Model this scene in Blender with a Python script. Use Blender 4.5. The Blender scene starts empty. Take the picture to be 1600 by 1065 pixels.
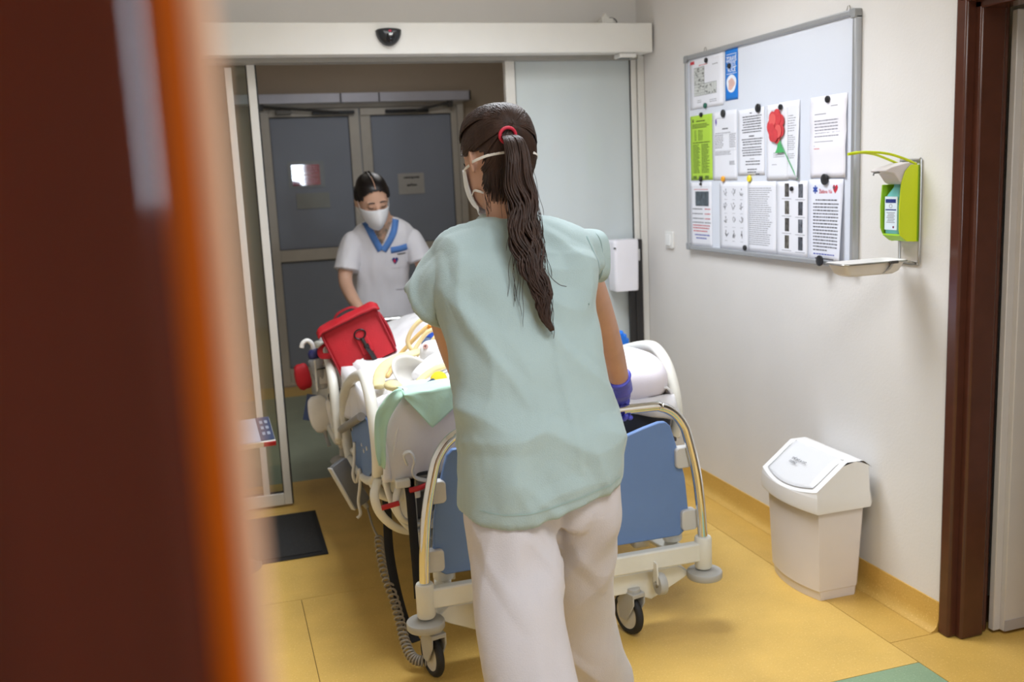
import bpy, bmesh, math, random
from math import sin, cos, pi, radians
from mathutils import Vector as V, Matrix, noise
from mathutils.bvhtree import BVHTree
random.seed(7)
SC = bpy.context.scene
COL = SC.collection

# ------------------------------------------------------------------ camera
cam = bpy.data.cameras.new('camera'); co = bpy.data.objects.new('camera', cam); COL.objects.link(co)
RT = Matrix(((0.95362, -0.09334, 0.28618), (-0.29748, -0.14685, 0.94337), (-0.04603, -0.98474, -0.16781)))
co.matrix_world = Matrix(((RT[0][0], -RT[0][1], -RT[0][2], 0.0), (RT[1][0], -RT[1][1], -RT[1][2], 0.0),
                          (RT[2][0], -RT[2][1], -RT[2][2], 1.55), (0, 0, 0, 1)))
cam.sensor_width = 36; cam.lens = 33.75; cam.clip_start = 0.02
cam.dof.use_dof = True; cam.dof.focus_distance = 2.55; cam.dof.aperture_fstop = 3.4
SC.camera = co
# ------------------------------------------------------------------ world, exposure, lights
w = bpy.data.worlds.new('world'); SC.world = w; w.use_nodes = True
w.node_tree.nodes['Background'].inputs[0].default_value = (0.75, 0.85, 1.0, 1)
w.node_tree.nodes['Background'].inputs[1].default_value = 0.25
vs = SC.view_settings
vs.view_transform = 'Standard'; vs.look = 'None'; vs.gamma = 1; vs.use_curve_mapping = False; vs.exposure = -0.05

def area(name, loc, rot, sx, sy, power, col, spread=180):
    l = bpy.data.lights.new(name, 'AREA'); l.shape = 'RECTANGLE'; l.size = sx; l.size_y = sy
    l.energy = power; l.color = col; l.spread = radians(spread)
    o = bpy.data.objects.new(name, l); COL.objects.link(o); o.location = loc; o.rotation_euler = rot
    return o
area('ceiling_lamp', (0.98, 3.25, 2.715), (0, 0, 0), 1.0, 1.0, 36, (0.83, 0.90, 1.0), 135)
area('ceiling_lamp.001', (1.0, 0.7, 2.715), (0, 0, 0), 1.0, 1.0, 28, (0.83, 0.90, 1.0), 150)
area('window_daylight', (1.37, -1.66, 1.78), (radians(90), 0, 0), 0.38, 0.52, 20, (0.74, 0.86, 1.0))
area('ceiling_lamp.002', (1.25, 6.2, 2.65), (0, 0, 0), 0.3, 0.3, 4.5, (0.95, 0.95, 1.0))

# ------------------------------------------------------------------ materials
def lin(c):
    return tuple((x / 255 / 12.92 if x / 255 <= 0.04045 else ((x / 255 + 0.055) / 1.055) ** 2.4) for x in c) + (1,)
MATS = {}
def M(name, col, rough=0.5, metal=0.0, var=0.06, scale=8, bump=0.0, bscale=60, coat=0.0, trans=0.0, alpha=1.0, sss=0.0,
      emit=0.0, spec=0.5, sheen=0.0, stretch=None, col2=None):
    """procedural principled material: base colour varied by noise, optional fine bump"""
    if name in MATS: return MATS[name]
    m = bpy.data.materials.new(name); MATS[name] = m; m.use_nodes = True
    nt = m.node_tree; b = nt.nodes['Principled BSDF']
    c = lin(col)
    tc = nt.nodes.new('ShaderNodeTexCoord'); mp = nt.nodes.new('ShaderNodeMapping')
    nt.links.new(tc.outputs['Object'], mp.inputs[0])
    if stretch: mp.inputs['Scale'].default_value = stretch
    n = nt.nodes.new('ShaderNodeTexNoise'); n.inputs['Scale'].default_value = scale; n.inputs['Detail'].default_value = 4
    nt.links.new(mp.outputs[0], n.inputs['Vector'])
    r = nt.nodes.new('ShaderNodeValToRGB')
    r.color_ramp.elements[0].position = 0.3; r.color_ramp.elements[1].position = 0.7
    c2 = lin(col2) if col2 else tuple(x * (1 - var) for x in c[:3]) + (1,)
    r.color_ramp.elements[0].color = c2
    r.color_ramp.elements[1].color = c if col2 else tuple(min(1, x * (1 + var * 0.6)) for x in c[:3]) + (1,)
    nt.links.new(n.outputs['Fac'], r.inputs['Fac']); nt.links.new(r.outputs[0], b.inputs['Base Color'])
    b.inputs['Roughness'].default_value = rough; b.inputs['Metallic'].default_value = metal
    b.inputs['Specular IOR Level'].default_value = spec
    if coat: b.inputs['Coat Weight'].default_value = coat; b.inputs['Coat Roughness'].default_value = 0.06
    if trans: b.inputs['Transmission Weight'].default_value = trans
    if alpha < 1: b.inputs['Alpha'].default_value = alpha
    if sss:
        b.inputs['Subsurface Weight'].default_value = sss; b.inputs['Subsurface Scale'].default_value = 0.01
        b.inputs['Subsurface Radius'].default_value = (1, 0.4, 0.25)
    if sheen: b.inputs['Sheen Weight'].default_value = sheen
    if emit: b.inputs['Emission Color'].default_value = c; b.inputs['Emission Strength'].default_value = emit
    if bump:
        n2 = nt.nodes.new('ShaderNodeTexNoise'); n2.inputs['Scale'].default_value = bscale; n2.inputs['Detail'].default_value = 3
        nt.links.new(mp.outputs[0], n2.inputs['Vector'])
        bp = nt.nodes.new('ShaderNodeBump'); bp.inputs['Strength'].default_value = bump; bp.inputs['Distance'].default_value = 0.004
        nt.links.new(n2.outputs['Fac'], bp.inputs['Height']); nt.links.new(bp.outputs[0], b.inputs['Normal'])
    return m

def lino(name, base, fleck1, fleck2):
    m = M(name, base, rough=0.42, var=0.10, scale=5, bump=0.05, bscale=400)
    nt = m.node_tree; b = nt.nodes['Principled BSDF']
    ramp = [n for n in nt.nodes if n.type == 'VALTORGB'][0]
    mp = [n for n in nt.nodes if n.type == 'MAPPING'][0]
    src = ramp.outputs[0]
    for i, (sc, fl, lo) in enumerate(((150, fleck1, 0.60), (230, fleck2, 0.62))):
        n = nt.nodes.new('ShaderNodeTexNoise'); n.inputs['Scale'].default_value = sc; n.inputs['Detail'].default_value = 2
        nt.links.new(mp.outputs[0], n.inputs['Vector'])
        r = nt.nodes.new('ShaderNodeValToRGB'); r.color_ramp.elements[0].position = lo; r.color_ramp.elements[1].position = lo + 0.08
        r.color_ramp.elements[1].color = (0.6, 0.6, 0.6, 1)
        nt.links.new(n.outputs['Fac'], r.inputs[0])
        mx = nt.nodes.new('ShaderNodeMix'); mx.data_type = 'RGBA'
        nt.links.new(r.outputs[0], mx.inputs['Factor']); nt.links.new(src, mx.inputs['A']); mx.inputs['B'].default_value = lin(fl)
        src = mx.outputs['Result']
    nt.links.new(src, b.inputs['Base Color'])
    return m

wall_m = M('wall_paint', (227, 224, 221), 0.6, var=0.03, scale=3, bump=0.12, bscale=120)
wallb_m = M('wall_paint_warm', (196, 180, 160), 0.7, var=0.04, scale=3, bump=0.1, bscale=120)
ceil_m = M('ceiling_paint', (232, 230, 224), 0.8, var=0.02)
yel_m = lino('linoleum_ochre', (222, 182, 96), (240, 206, 132), (192, 148, 66))
yel2_m = lino('linoleum_ochre_border', (210, 168, 84), (232, 196, 118), (180, 134, 58))
grn_m = lino('linoleum_green', (138, 164, 130), (166, 190, 156), (104, 134, 104))
brown_m = M('brown_gloss_paint', (82, 46, 34), 0.22, var=0.12, scale=14, bump=0.04, bscale=40)
white_m = M('white_powder_coat', (232, 231, 227), 0.35, var=0.02)
alu_m = M('white_aluminium', (220, 218, 212), 0.35, metal=0.1, var=0.03)
greyd_m = M('dark_gasket', (40, 40, 40), 0.6)
chrome_m = M('chrome', (225, 225, 222), 0.06, metal=1.0, var=0.02)
steel_m = M('brushed_steel', (185, 183, 178), 0.3, metal=1.0, var=0.06, scale=30)
black_m = M('black_plastic', (22, 22, 24), 0.35)
rubber_m = M('black_rubber', (34, 34, 36), 0.65, var=0.12, bump=0.1)

# ------------------------------------------------------------------ mesh builder
class MB:
    def __init__(s): s.v = []; s.f = []; s.mi = []; s.cur = 0
    def add(s, vs_, fs, mi=None):
        o = len(s.v); s.v += [V(p) for p in vs_]; s.f += [[i + o for i in f] for f in fs]
        s.mi += [s.cur if mi is None else mi] * len(fs); return s
    def box(s, c, d, rot=None):
        c = V(c); x, y, z = d[0] / 2, d[1] / 2, d[2] / 2
        ps = [V((a * x, b * y, e * z)) for a in (-1, 1) for b in (-1, 1) for e in (-1, 1)]
        if rot is not None: ps = [rot @ p for p in ps]
        return s.add([p + c for p in ps], [(0, 1, 3, 2), (4, 6, 7, 5), (0, 4, 5, 1), (2, 3, 7, 6), (0, 2, 6, 4), (1, 5, 7, 3)])
    def bx(s, a, b):
        return s.box([(a[i] + b[i]) / 2 for i in range(3)], [abs(b[i] - a[i]) for i in range(3)])
    def loft(s, rings, cap=True, closed=False):
        n = len(rings[0]); vs_ = [p for r in rings for p in r]; fs = []
        m = len(rings)
        for i in range(m if closed else m - 1):
            k = (i + 1) % m
            for j in range(n):
                j2 = (j + 1) % n
                fs.append((i * n + j, i * n + j2, k * n + j2, k * n + j))
        if cap and not closed:
            fs.append(tuple(range(n))[::-1]); fs.append(tuple(range((m - 1) * n, m * n)))
        return s.add(vs_, fs)
    def tube(s, pts, r, n=12, closed=False, flat=None, cap=True):
        """pts path; r number or list; flat (a,b) scales the two section axes"""
        P = [V(p) for p in pts]; m = len(P); R = r if isinstance(r, (list, tuple)) else [r] * m
        T = []
        for i in range(m):
            a = P[(i - 1) % m] if (closed or i > 0) else P[i]; b = P[(i + 1) % m] if (closed or i < m - 1) else P[i]
            t = (b - a); T.append(t.normalized() if t.length > 1e-9 else V((0, 0, 1)))
        up = V((0, 0, 1)) if abs(T[0].z) < 0.9 else V((0, 1, 0))
        N = (up - T[0] * up.dot(T[0])).normalized(); rings = []
        for i in range(m):
            N = (N - T[i] * N.dot(T[i])).normalized(); B = T[i].cross(N)
            fa, fb = flat or (1, 1)
            rings.append([P[i] + (N * cos(2 * pi * k / n) * fa + B * sin(2 * pi * k / n) * fb) * R[i] for k in range(n)])
        return s.loft(rings, cap, closed)
    def lathe(s, prof, base=(0, 0, 0), axis=(0, 0, 1), n=24):
        """prof list of (r, h) along axis"""
        q = V((0, 0, 1)).rotation_difference(V(axis)); b = V(base)
        rings = [[b + q @ V((max(r, 1e-4) * cos(2 * pi * k / n), max(r, 1e-4) * sin(2 * pi * k / n), h)) for k in range(n)] for r, h in prof]
        return s.loft(rings)
    def prism(s, poly, ext, org=(0, 0, 0), ux=(1, 0, 0), uy=(0, 0, 1)):
        """polygon in plane (ux,uy) extruded by vector ext"""
        o = V(org); ux = V(ux); uy = V(uy); e = V(ext)
        a = [o + ux * p[0] + uy * p[1] for p in poly]; n = len(a)
        fs = [tuple(range(n)), tuple(range(2 * n - 1, n - 1, -1))] + [(i, i + n, (i + 1) % n + n, (i + 1) % n) for i in range(n)]
        return s.add(a + [p + e for p in a], fs)
    def ell(s, c, r, n=16, m=10, rot=None):
        c = V(c); rings = []
        for i in range(m + 1):
            t = pi * i / m; ps = []
            for k in range(n):
                p = V((r[0] * max(sin(t), 1e-3) * cos(2 * pi * k / n), r[1] * max(sin(t), 1e-3) * sin(2 * pi * k / n), -r[2] * cos(t)))
                ps.append((rot @ p if rot is not None else p) + c)
            rings.append(ps)
        return s.loft(rings)
    def mesh(s, name):
        me = bpy.data.meshes.new(name); me.from_pydata([tuple(p) for p in s.v], [], s.f)
        me.polygons.foreach_set('material_index', s.mi)
        bm = bmesh.new(); bm.from_mesh(me); bmesh.ops.recalc_face_normals(bm, faces=bm.faces); bm.to_mesh(me); bm.free()
        return me

ORG = {}
def setp(o, label=None, cat=None, group=None, kind=None):
    for k, x in (('label', label), ('category', cat), ('group', group), ('kind', kind)):
        if x: o[k] = x
    return o
def thing(name, loc, label, cat, group=None, kind=None):
    o = bpy.data.objects.new(name, None); COL.objects.link(o); o.location = loc; o.empty_display_size = 0.05
    ORG[o.name] = V(loc); return setp(o, label, cat, group, kind)
def mk(name, mb, mats, parent=None, bevel=0, smooth=True, angle=40, sub=0, base=None, **kw):
    """link a mesh (world coordinates) as one object; a child keeps its root's origin"""
    me = mb if isinstance(mb, bpy.types.Mesh) else mb.mesh(name)
    me.name = name
    for m in (mats if isinstance(mats, (list, tuple)) else [mats]): me.materials.append(m)
    o = bpy.data.objects.new(name, me); COL.objects.link(o)
    org = ORG[parent.name] if parent else V(base if base else (0, 0, 0))
    if org.length: me.transform(Matrix.Translation(-org))
    ORG[o.name] = org
    if parent: o.parent = parent
    else: o.location = org
    if smooth:
        me.polygons.foreach_set('use_smooth', [True] * len(me.polygons)); me.set_sharp_from_angle(angle=radians(angle))
    if bevel:
        b = o.modifiers.new('bevel', 'BEVEL'); b.width = bevel; b.segments = 2; b.limit_method = 'ANGLE'; b.angle_limit = radians(35)
    if sub:
        d = o.modifiers.new('sub', 'SUBSURF'); d.levels = sub; d.render_levels = sub
    return setp(o, **kw)
def bake(mb, mods):
    me = mb if isinstance(mb, bpy.types.Mesh) else mb.mesh('tmp')
    o = bpy.data.objects.new('tmp', me); COL.objects.link(o)
    for t, kw in mods:
        d = o.modifiers.new(t, t)
        for k, x in kw.items(): setattr(d, k, x)
    dg = bpy.context.evaluated_depsgraph_get(); dg.update()
    r = bpy.data.meshes.new_from_object(o.evaluated_get(dg))
    bpy.data.objects.remove(o); bpy.data.meshes.remove(me)
    return r
def remesh(mb, vox, it=4, fac=0.5):
    return bake(mb, [('REMESH', dict(mode='VOXEL', voxel_size=vox, use_smooth_shade=True)), ('SMOOTH', dict(factor=fac, iterations=it))])
def cat(pts, k=6, closed=False):
    P = [V(p) for p in pts]; n = len(P); out = []
    for i in range(n if closed else n - 1):
        g = lambda j: P[j % n] if closed else P[min(max(j, 0), n - 1)]
        a, b, c, d = g(i - 1), g(i), g(i + 1), g(i + 2)
        for t in range(k):
            u = t / k
            out.append(0.5 * ((2 * b) + (c - a) * u + (2 * a - 5 * b + 4 * c - d) * u * u + (3 * b - a - 3 * c + d) * u ** 3))
    if not closed: out.append(P[-1])
    return out
def catr(vals, k=6):
    return [p.x for p in cat([(x, 0, 0) for x in vals], k)]
def section(cx, cy, z, a, b, n=40, e=2.3):
    ps = []
    for k in range(n):
        t = 2 * pi * k / n; c, s = cos(t), sin(t)
        ps.append(V((cx + a * math.copysign(abs(c) ** (2 / e), c), cy + b * math.copysign(abs(s) ** (2 / e), s), z)))
    return ps
def body_loft(mb, rows, k=5, n=40, e=2.3):
    """rows of (z, cx, cy, a, b), interpolated smoothly"""
    A = cat([(r[0], r[1], r[2]) for r in rows], k); B = cat([(r[3], r[4], 0) for r in rows], k)
    return mb.loft([section(p.y, p.z, p.x, q.x, q.y, n, e) for p, q in zip(A, B)])
def text(name, s, size, mat, parent, mtx, ext=0.0003, align='CENTER', bold=0.0, sx=1.0):
    cu = bpy.data.curves.new('t', 'FONT'); cu.body = s; cu.size = size; cu.align_x = align; cu.align_y = 'CENTER'
    cu.extrude = ext; cu.offset = bold; cu.resolution_u = 2
    o = bpy.data.objects.new('t', cu); COL.objects.link(o)
    dg = bpy.context.evaluated_depsgraph_get(); dg.update()
    me = bpy.data.meshes.new_from_object(o.evaluated_get(dg)); bpy.data.objects.remove(o)
    me.transform(mtx @ Matrix.Diagonal((sx, 1, 1, 1)))
    me.materials.clear()
    return mk(name, me, mat, parent, smooth=False)
def frame_m(o, u, v, n):
    u, v, n = V(u), V(v), V(n); o = V(o)
    return Matrix(((u.x, v.x, n.x, o.x), (u.y, v.y, n.y, o.y), (u.z, v.z, n.z, o.z), (0, 0, 0, 1)))
def rrect(x0, y0, x1, y1, r, k=5):
    ps = []
    for cx, cy, a0 in ((x1 - r, y1 - r, 0), (x0 + r, y1 - r, 90), (x0 + r, y0 + r, 180), (x1 - r, y0 + r, 270)):
        for i in range(k + 1):
            a = radians(a0 + 90 * i / k); ps.append((cx + r * cos(a), cy + r * sin(a)))
    return ps
# ================================================================== SETTING
def S(name, mb, mats, parent=None, **k):
    return mk(name, mb, mats, parent, kind=None if parent else 'structure', **k)
fl = S('floor', MB().bx((-1.0, -1.7, -0.06), (3.2, 7.8, -0.004)), M('weld_seam', (120, 88, 42), 0.7))
g = 0.0012
def sheet(x0, y0, x1, y1, m):
    mk('floor_sheet', MB().bx((x0 + g, y0 + g, -0.004), (x1 - g, y1 - g, 0)), m, fl, smooth=False)
for a in ((-1.0, -1.7, 0.19, 3.556), (0.19, 2.305, 1.978, 3.556), (0.19, -1.7, 1.2, 2.305), (1.2, -1.7, 1.978, 1.7), (-1.0, 3.556, 0.9, 4.6), (0.9, 3.556, 1.978, 4.6),
          (-1.0, 4.6, 3.2, 5.08), (-1.0, 7.25, 3.2, 7.8)): sheet(*a, yel_m)
for a in ((1.978, 2.44, 2.19, 4.6), (1.978, -1.7, 3.2, 2.44)): sheet(*a, yel2_m)
for a in ((1.2, 1.7, 1.978, 2.305),): sheet(*a, grn_m)
for a in ((-1.0, 5.08, 1.3, 7.25), (1.3, 5.08, 3.2, 7.25)): sheet(*a, lino('linoleum_grey_green', (152, 160, 138), (172, 180, 158), (124, 134, 114)))

b = MB(); b.bx((2.18, 2.43, 0), (2.34, 4.74, 2.8)).bx((2.18, 1.5, 2.03), (2.34, 2.43, 2.8)).bx((2.18, -1.7, 0), (2.34, 1.5, 2.8))
S('wall_right', b, wall_m, smooth=False)
b = MB(); b.bx((-1.0, 4.72, 0), (-0.1, 4.88, 2.8)).bx((-0.1, 4.72, 2.15), (1.565, 4.88, 2.8)).bx((1.565, 4.72, 0), (2.4, 4.88, 2.8))
S('wall_back', b, wall_m, smooth=False)
S('wall_left', MB().bx((-1.1, -1.7, 0), (-1.0, 4.8, 2.8)), wall_m, smooth=False)
b = MB(); b.bx((-1.0, -1.8, 0), (1.15, -1.7, 2.8)).bx((1.59, -1.8, 0), (2.4, -1.7, 2.8)).bx((1.15, -1.8, 0), (1.59, -1.7, 1.49)).bx((1.15, -1.8, 2.07), (1.59, -1.7, 2.8))
S('wall_front', b, wall_m, smooth=False)
b = MB(); b.bx((1.15, -1.79, 1.49), (1.18, -1.69, 2.07)).bx((1.56, -1.79, 1.49), (1.59, -1.69, 2.07)).bx((1.18, -1.79, 1.49), (1.56, -1.69, 1.52)).bx((1.18, -1.79, 2.04), (1.56, -1.69, 2.07))
S('window_1', b, white_m, bevel=0.004)
S('ceiling', MB().bx((-1.1, -1.8, 2.75), (2.4, 4.8, 2.85)), ceil_m, smooth=False)
# lobby beyond the sliding door
b = MB(); b.bx((-0.4, 4.88, 0), (-0.3, 7.8, 2.75))
S('wall_left', b, wallb_m, smooth=False)
S('wall_right', MB().bx((2.62, 4.88, 0), (2.72, 7.8, 2.75)), wallb_m, smooth=False)
b = MB(); b.bx((-0.4, 7.66, 0), (0.36, 7.8, 2.75)).bx((1.985, 7.66, 0), (2.72, 7.8, 2.75)).bx((0.36, 7.66, 2.17), (1.985, 7.8, 2.75))
S('wall_back', b, wallb_m, smooth=False)
S('ceiling', MB().bx((-0.4, 4.8, 2.7), (2.72, 7.8, 2.8)), ceil_m, smooth=False)
# side room seen through the right doorway
S('wall_side', MB().bx((2.34, 2.6, 0), (3.2, 2.7, 2.8)).bx((3.2, 0.8, 0), (3.3, 2.7, 2.8)).bx((2.34, 0.8, 0), (3.2, 0.9, 2.8)).bx((2.34, 0.8, 2.7), (3.2, 2.7, 2.8)), wall_m, smooth=False)

prof = [(2.1805, 0.1), (2.174, 0.1), (2.1715, 0.04), (2.166, 0.018), (2.155, 0.007), (2.14, 0.001), (2.1805, 0.0005)]
S('baseboard_right', MB().prism(prof, (0, 2.27, 0), (0, 2.445, 0)), yel2_m)
S('baseboard_right', MB().prism(prof, (0, 3.1, 0), (0, -1.65, 0)), yel2_m)

def glass(name, tint, film=0.0, filmcol=(200, 210, 205), rough=0.015, tintv=0.92):
    m = bpy.data.materials.new(name); m.use_nodes = True; nt = m.node_tree; nt.nodes.remove(nt.nodes['Principled BSDF'])
    out = nt.nodes['Material Output']
    tr = nt.nodes.new('ShaderNodeBsdfTransparent'); tr.inputs[0].default_value = lin(tint)
    gl = nt.nodes.new('ShaderNodeBsdfGlossy'); gl.inputs['Roughness'].default_value = rough
    fr = nt.nodes.new('ShaderNodeFresnel'); fr.inputs[0].default_value = 1.5
    base = tr
    if film:
        df = nt.nodes.new('ShaderNodeBsdfDiffuse'); df.inputs[0].default_value = lin(filmcol)
        n = nt.nodes.new('ShaderNodeTexNoise'); n.inputs['Scale'].default_value = 2
        r = nt.nodes.new('ShaderNodeMapRange'); r.inputs[3].default_value = film * 0.9; r.inputs[4].default_value = film * 1.1
        nt.links.new(n.outputs[0], r.inputs[0])
        mx = nt.nodes.new('ShaderNodeMixShader'); nt.links.new(r.outputs[0], mx.inputs[0])
        nt.links.new(tr.outputs[0], mx.inputs[1]); nt.links.new(df.outputs[0], mx.inputs[2]); base = mx
    m2 = nt.nodes.new('ShaderNodeMixShader'); nt.links.new(fr.outputs[0], m2.inputs[0])
    nt.links.new(base.outputs[0], m2.inputs[1]); nt.links.new(gl.outputs[0], m2.inputs[2]); nt.links.new(m2.outputs[0], out.inputs[0])
    return m
glass_clear = glass('clear_glass', (235, 240, 236), 0.03)
glass_milk = glass('tinted_glass', (234, 242, 242), 0.62, (236, 244, 245))
mk('pane', MB().bx((1.175, -1.76, 1.515), (1.565, -1.752, 2.045)), glass_clear, bpy.data.objects['window_1'], smooth=False)

# sliding glass door between the two rooms
d3 = thing('door_3', (0.9, 4.66, 0), None, None, kind='structure')
mk('operator_box', MB().bx((-0.7, 4.50, 2.13), (2.165, 4.715, 2.27)), white_m, d3, bevel=0.004)
mk('operator_rail', MB().bx((-0.7, 4.60, 2.11), (2.13, 4.70, 2.13)), M('rail_grey', (150, 146, 138), 0.5), d3, bevel=0.002)
def leaf(x0, x1, y, st0, st1, gm, z1=2.125):
    f = MB(); f.bx((x0, y - 0.02, 0.012), (x0 + st0, y + 0.02, z1)).bx((x1 - st1, y - 0.02, 0.012), (x1, y + 0.02, z1))
    f.bx((x0 + st0, y - 0.02, 0.012), (x1 - st1, y + 0.02, 0.072)).bx((x0 + st0, y - 0.02, z1 - 0.03), (x1 - st1, y + 0.02, z1))
    o = mk('sliding_leaf', f, alu_m, d3, bevel=0.003)
    mk('glass_pane', MB().bx((x0 + st0 - 0.005, y - 0.004, 0.07), (x1 - st1 + 0.005, y + 0.004, z1 - 0.028)), gm, o, smooth=False)
    k = MB()
    for xx in (x0 + st0, x1 - st1): k.bx((xx - 0.004, y - 0.012, 0.072), (xx + 0.004, y - 0.004, z1 - 0.03))
    k.bx((x0 + st0, y - 0.012, 0.072), (x1 - st1, y - 0.004, 0.08))
    mk('gasket', k, greyd_m, o, smooth=False)
    return o
lf = leaf(-0.75, 0.25, 4.70, 0.04, 0.037, glass_clear, 2.16)
mk('edge_strip', MB().bx((0.25, 4.685, 0.012), (0.257, 4.715, 2.125)), greyd_m, lf, smooth=False)
mk('mullion', MB().bx((0.115, 4.682, 0.07), (0.146, 4.718, 2.10)), alu_m, lf, bevel=0.002)
rl = leaf(1.437, 2.138, 4.66, 0.05, 0.03, glass_milk, 2.16)
mk('jamb_trim', MB().bx((1.562, 4.705, 0), (1.588, 4.722, 2.12)), alu_m, d3, bevel=0.002)
mk('end_post', MB().bx((2.141, 4.63, 0), (2.178, 4.72, 2.13)), alu_m, d3, bevel=0.002)
mk('cover_strip', MB().bx((2.062, 4.622, 0.02), (2.098, 4.64, 1.00)).bx((2.096, 4.615, 0.02), (2.137, 4.64, 1.20)), M('black_cover', (40, 38, 38), 0.4), rl, bevel=0.003)
mk('sticker', MB().bx((2.098, 4.6135, 1.09), (2.122, 4.615, 1.15)), M('sticker_pale', (205, 205, 205), 0.5), rl, smooth=False)

# right doorway: brown steel frame and white leaf swung open into the side room
d1 = thing('door_1', (2.24, 1.97, 0), None, None, kind='structure')
for y0, s in ((2.43, -1), (1.5, 1)):
    f = MB(); f.bx((2.165, y0 + 0.012 * -s, 0), (2.215, y0 + s * 0.035, 2.035)).bx((2.195, y0 + s * 0.005, 0), (2.285, y0 + s * 0.062, 2.0)).bx((2.28, y0 + s * 0.005, 0), (2.315, y0 + s * 0.045, 2.0))
    mk('frame_jamb', f, brown_m, d1, bevel=0.008)
mk('frame_head', MB().bx((2.165, 1.5, 1.995), (2.215, 2.43, 2.04)).bx((2.195, 1.5, 1.972), (2.285, 2.43, 2.03)), brown_m, d1, bevel=0.006)
lw = M('leaf_white', (205, 198, 192), 0.4, var=0.03)
dl = mk('door_leaf', MB().bx((2.345, 2.345, 0.012), (3.15, 2.385, 1.97)), lw, d1, bevel=0.003)
mk('leaf_rebate', MB().bx((2.318, 2.362, 0.012), (2.346, 2.385, 1.97)), lw, dl, bevel=0.003)
mk('kick_strip', MB().bx((2.346, 2.343, 0.014), (3.14, 2.3455, 0.05)), M('kick_grey', (176, 168, 164), 0.5), dl, smooth=False)

# double door at the end of the lobby
gm = M('door_glass_frosted', (150, 158, 174), 0.42, var=0.08, scale=1.2)
fr_m = M('door_alu', (206, 200, 190), 0.4, metal=0.1)
d2 = thing('door_2', (1.17, 7.64, 0), None, None, kind='structure')
mk('frame', MB().bx((0.36, 7.58, 0), (0.40, 7.68, 2.17)).bx((1.935, 7.58, 0), (1.985, 7.68, 2.17)).bx((0.40, 7.58, 2.135), (1.935, 7.68, 2.17)), fr_m, d2, bevel=0.003)
for x0, x1, a, e in ((0.402, 1.154, 0.075, 0.078), (1.162, 1.933, 0.08, 0.048)):
    f = MB(); f.bx((x0, 7.60, 0.01), (x0 + a, 7.65, 2.133)).bx((x1 - e, 7.60, 0.01), (x1, 7.65, 2.133))
    for z0, z1 in ((0.01, 0.15), (0.985, 1.075), (2.075, 2.133)): f.bx((x0 + a, 7.60, z0), (x1 - e, 7.65, z1))
    o = mk('door_leaf', f, fr_m, d2, bevel=0.003)
    for z0, z1 in ((0.15, 0.985), (1.075, 2.075)):
        mk('glass_pane', MB().bx((x0 + a, 7.615, z0), (x1 - e, 7.625, z1)), gm, o, smooth=False)
    k = MB()
    for z0, z1 in ((0.15, 0.985), (1.075, 2.075)):
        for xx in (x0 + a, x1 - e): k.bx((xx - 0.004, 7.605, z0), (xx + 0.004, 7.614, z1))
        k.bx((x0 + a, 7.605, z1 - 0.006), (x1 - e, 7.614, z1)).bx((x0 + a, 7.605, z0), (x1 - e, 7.614, z0 + 0.005))
    mk('gasket', k, greyd_m, o, smooth=False)
op = M('operator_grey', (208, 208, 220), 0.3, metal=0.2)
for x0, x1 in ((0.22, 1.008), (1.016, 1.302), (1.310, 2.02)):
    mk('operator_cover', MB().bx((x0, 7.50, 2.166), (x1, 7.655, 2.238)), op, d2, bevel=0.004)
mk('operator_end_cap', MB().bx((2.02, 7.50, 2.166), (2.032, 7.655, 2.238)), black_m, d2)
for x0, x1, px in ((0.80, 1.12, 0.42), (1.36, 1.70, 1.87)):
    mk('slide_arm_rail', MB().bx((x0, 7.56, 2.085), (x1, 7.60, 2.112)), black_m, d2, bevel=0.002)
    mk('closer_arm', MB().tube([(px, 7.54, 2.15), (x0 + 0.2 if px < 1 else x1 - 0.1, 7.56, 2.10)], 0.010, 8).bx((px - 0.02, 7.53, 2.12), (px + 0.02, 7.57, 2.168)), M('closer_arm_dark', (70, 68, 66), 0.4), d2)
mk('coupling_plate', MB().bx((1.165, 7.585, 2.075), (1.36, 7.6, 2.128)), fr_m, d2, bevel=0.002)
mk('hinge_bracket', MB().bx((0.53, 7.55, 2.09), (0.64, 7.60, 2.125)), M('bracket_grey', (110, 106, 100), 0.4, metal=0.6), d2, bevel=0.003)

# the photographer's own brown door, edge on, close to the lens
d4 = thing('door_4', (-0.3, 0.24, 0), None, None, kind='structure')
def arcp(cx, cy, r, a0, a1, k=8): return [(cx + r * cos(radians(a0 + (a1 - a0) * i / k)), cy + r * sin(radians(a0 + (a1 - a0) * i / k))) for i in range(k + 1)]
dark_m = M('dark_brown_varnish', (86, 25, 4), 0.07, var=0.2, scale=5, stretch=(6, 6, 0.4), spec=0.4)
p_ = [(-0.72, 0.235)] + arcp(-0.0184, 0.253, 0.018, -90, -58) + [(-0.009, 0.245), (-0.009, 0.275), (-0.72, 0.275)]
mk('door_leaf', MB().prism(p_, (0, 0, 2.05), (0, 0, 0.01), (1, 0, 0), (0, 1, 0)), dark_m, d4, angle=60)
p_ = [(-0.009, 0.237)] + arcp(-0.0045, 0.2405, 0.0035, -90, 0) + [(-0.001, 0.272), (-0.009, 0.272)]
mk('edge_reflection', MB().prism(p_, (0, 0, 2.05), (0, 0, 0.01), (1, 0, 0), (0, 1, 0)), M('orange_floor_reflection', (184, 84, 0), 0.5, spec=0.12, var=0.12, scale=6, stretch=(8, 8, 0.5)), d4, angle=60)  # orange floor reflection on the brown edge, painted as its own strip
p_ = [(-0.001, 0.239)] + arcp(0.001, 0.2425, 0.0038, -90, 60) + [(0.002, 0.268), (-0.001, 0.268)]
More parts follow.
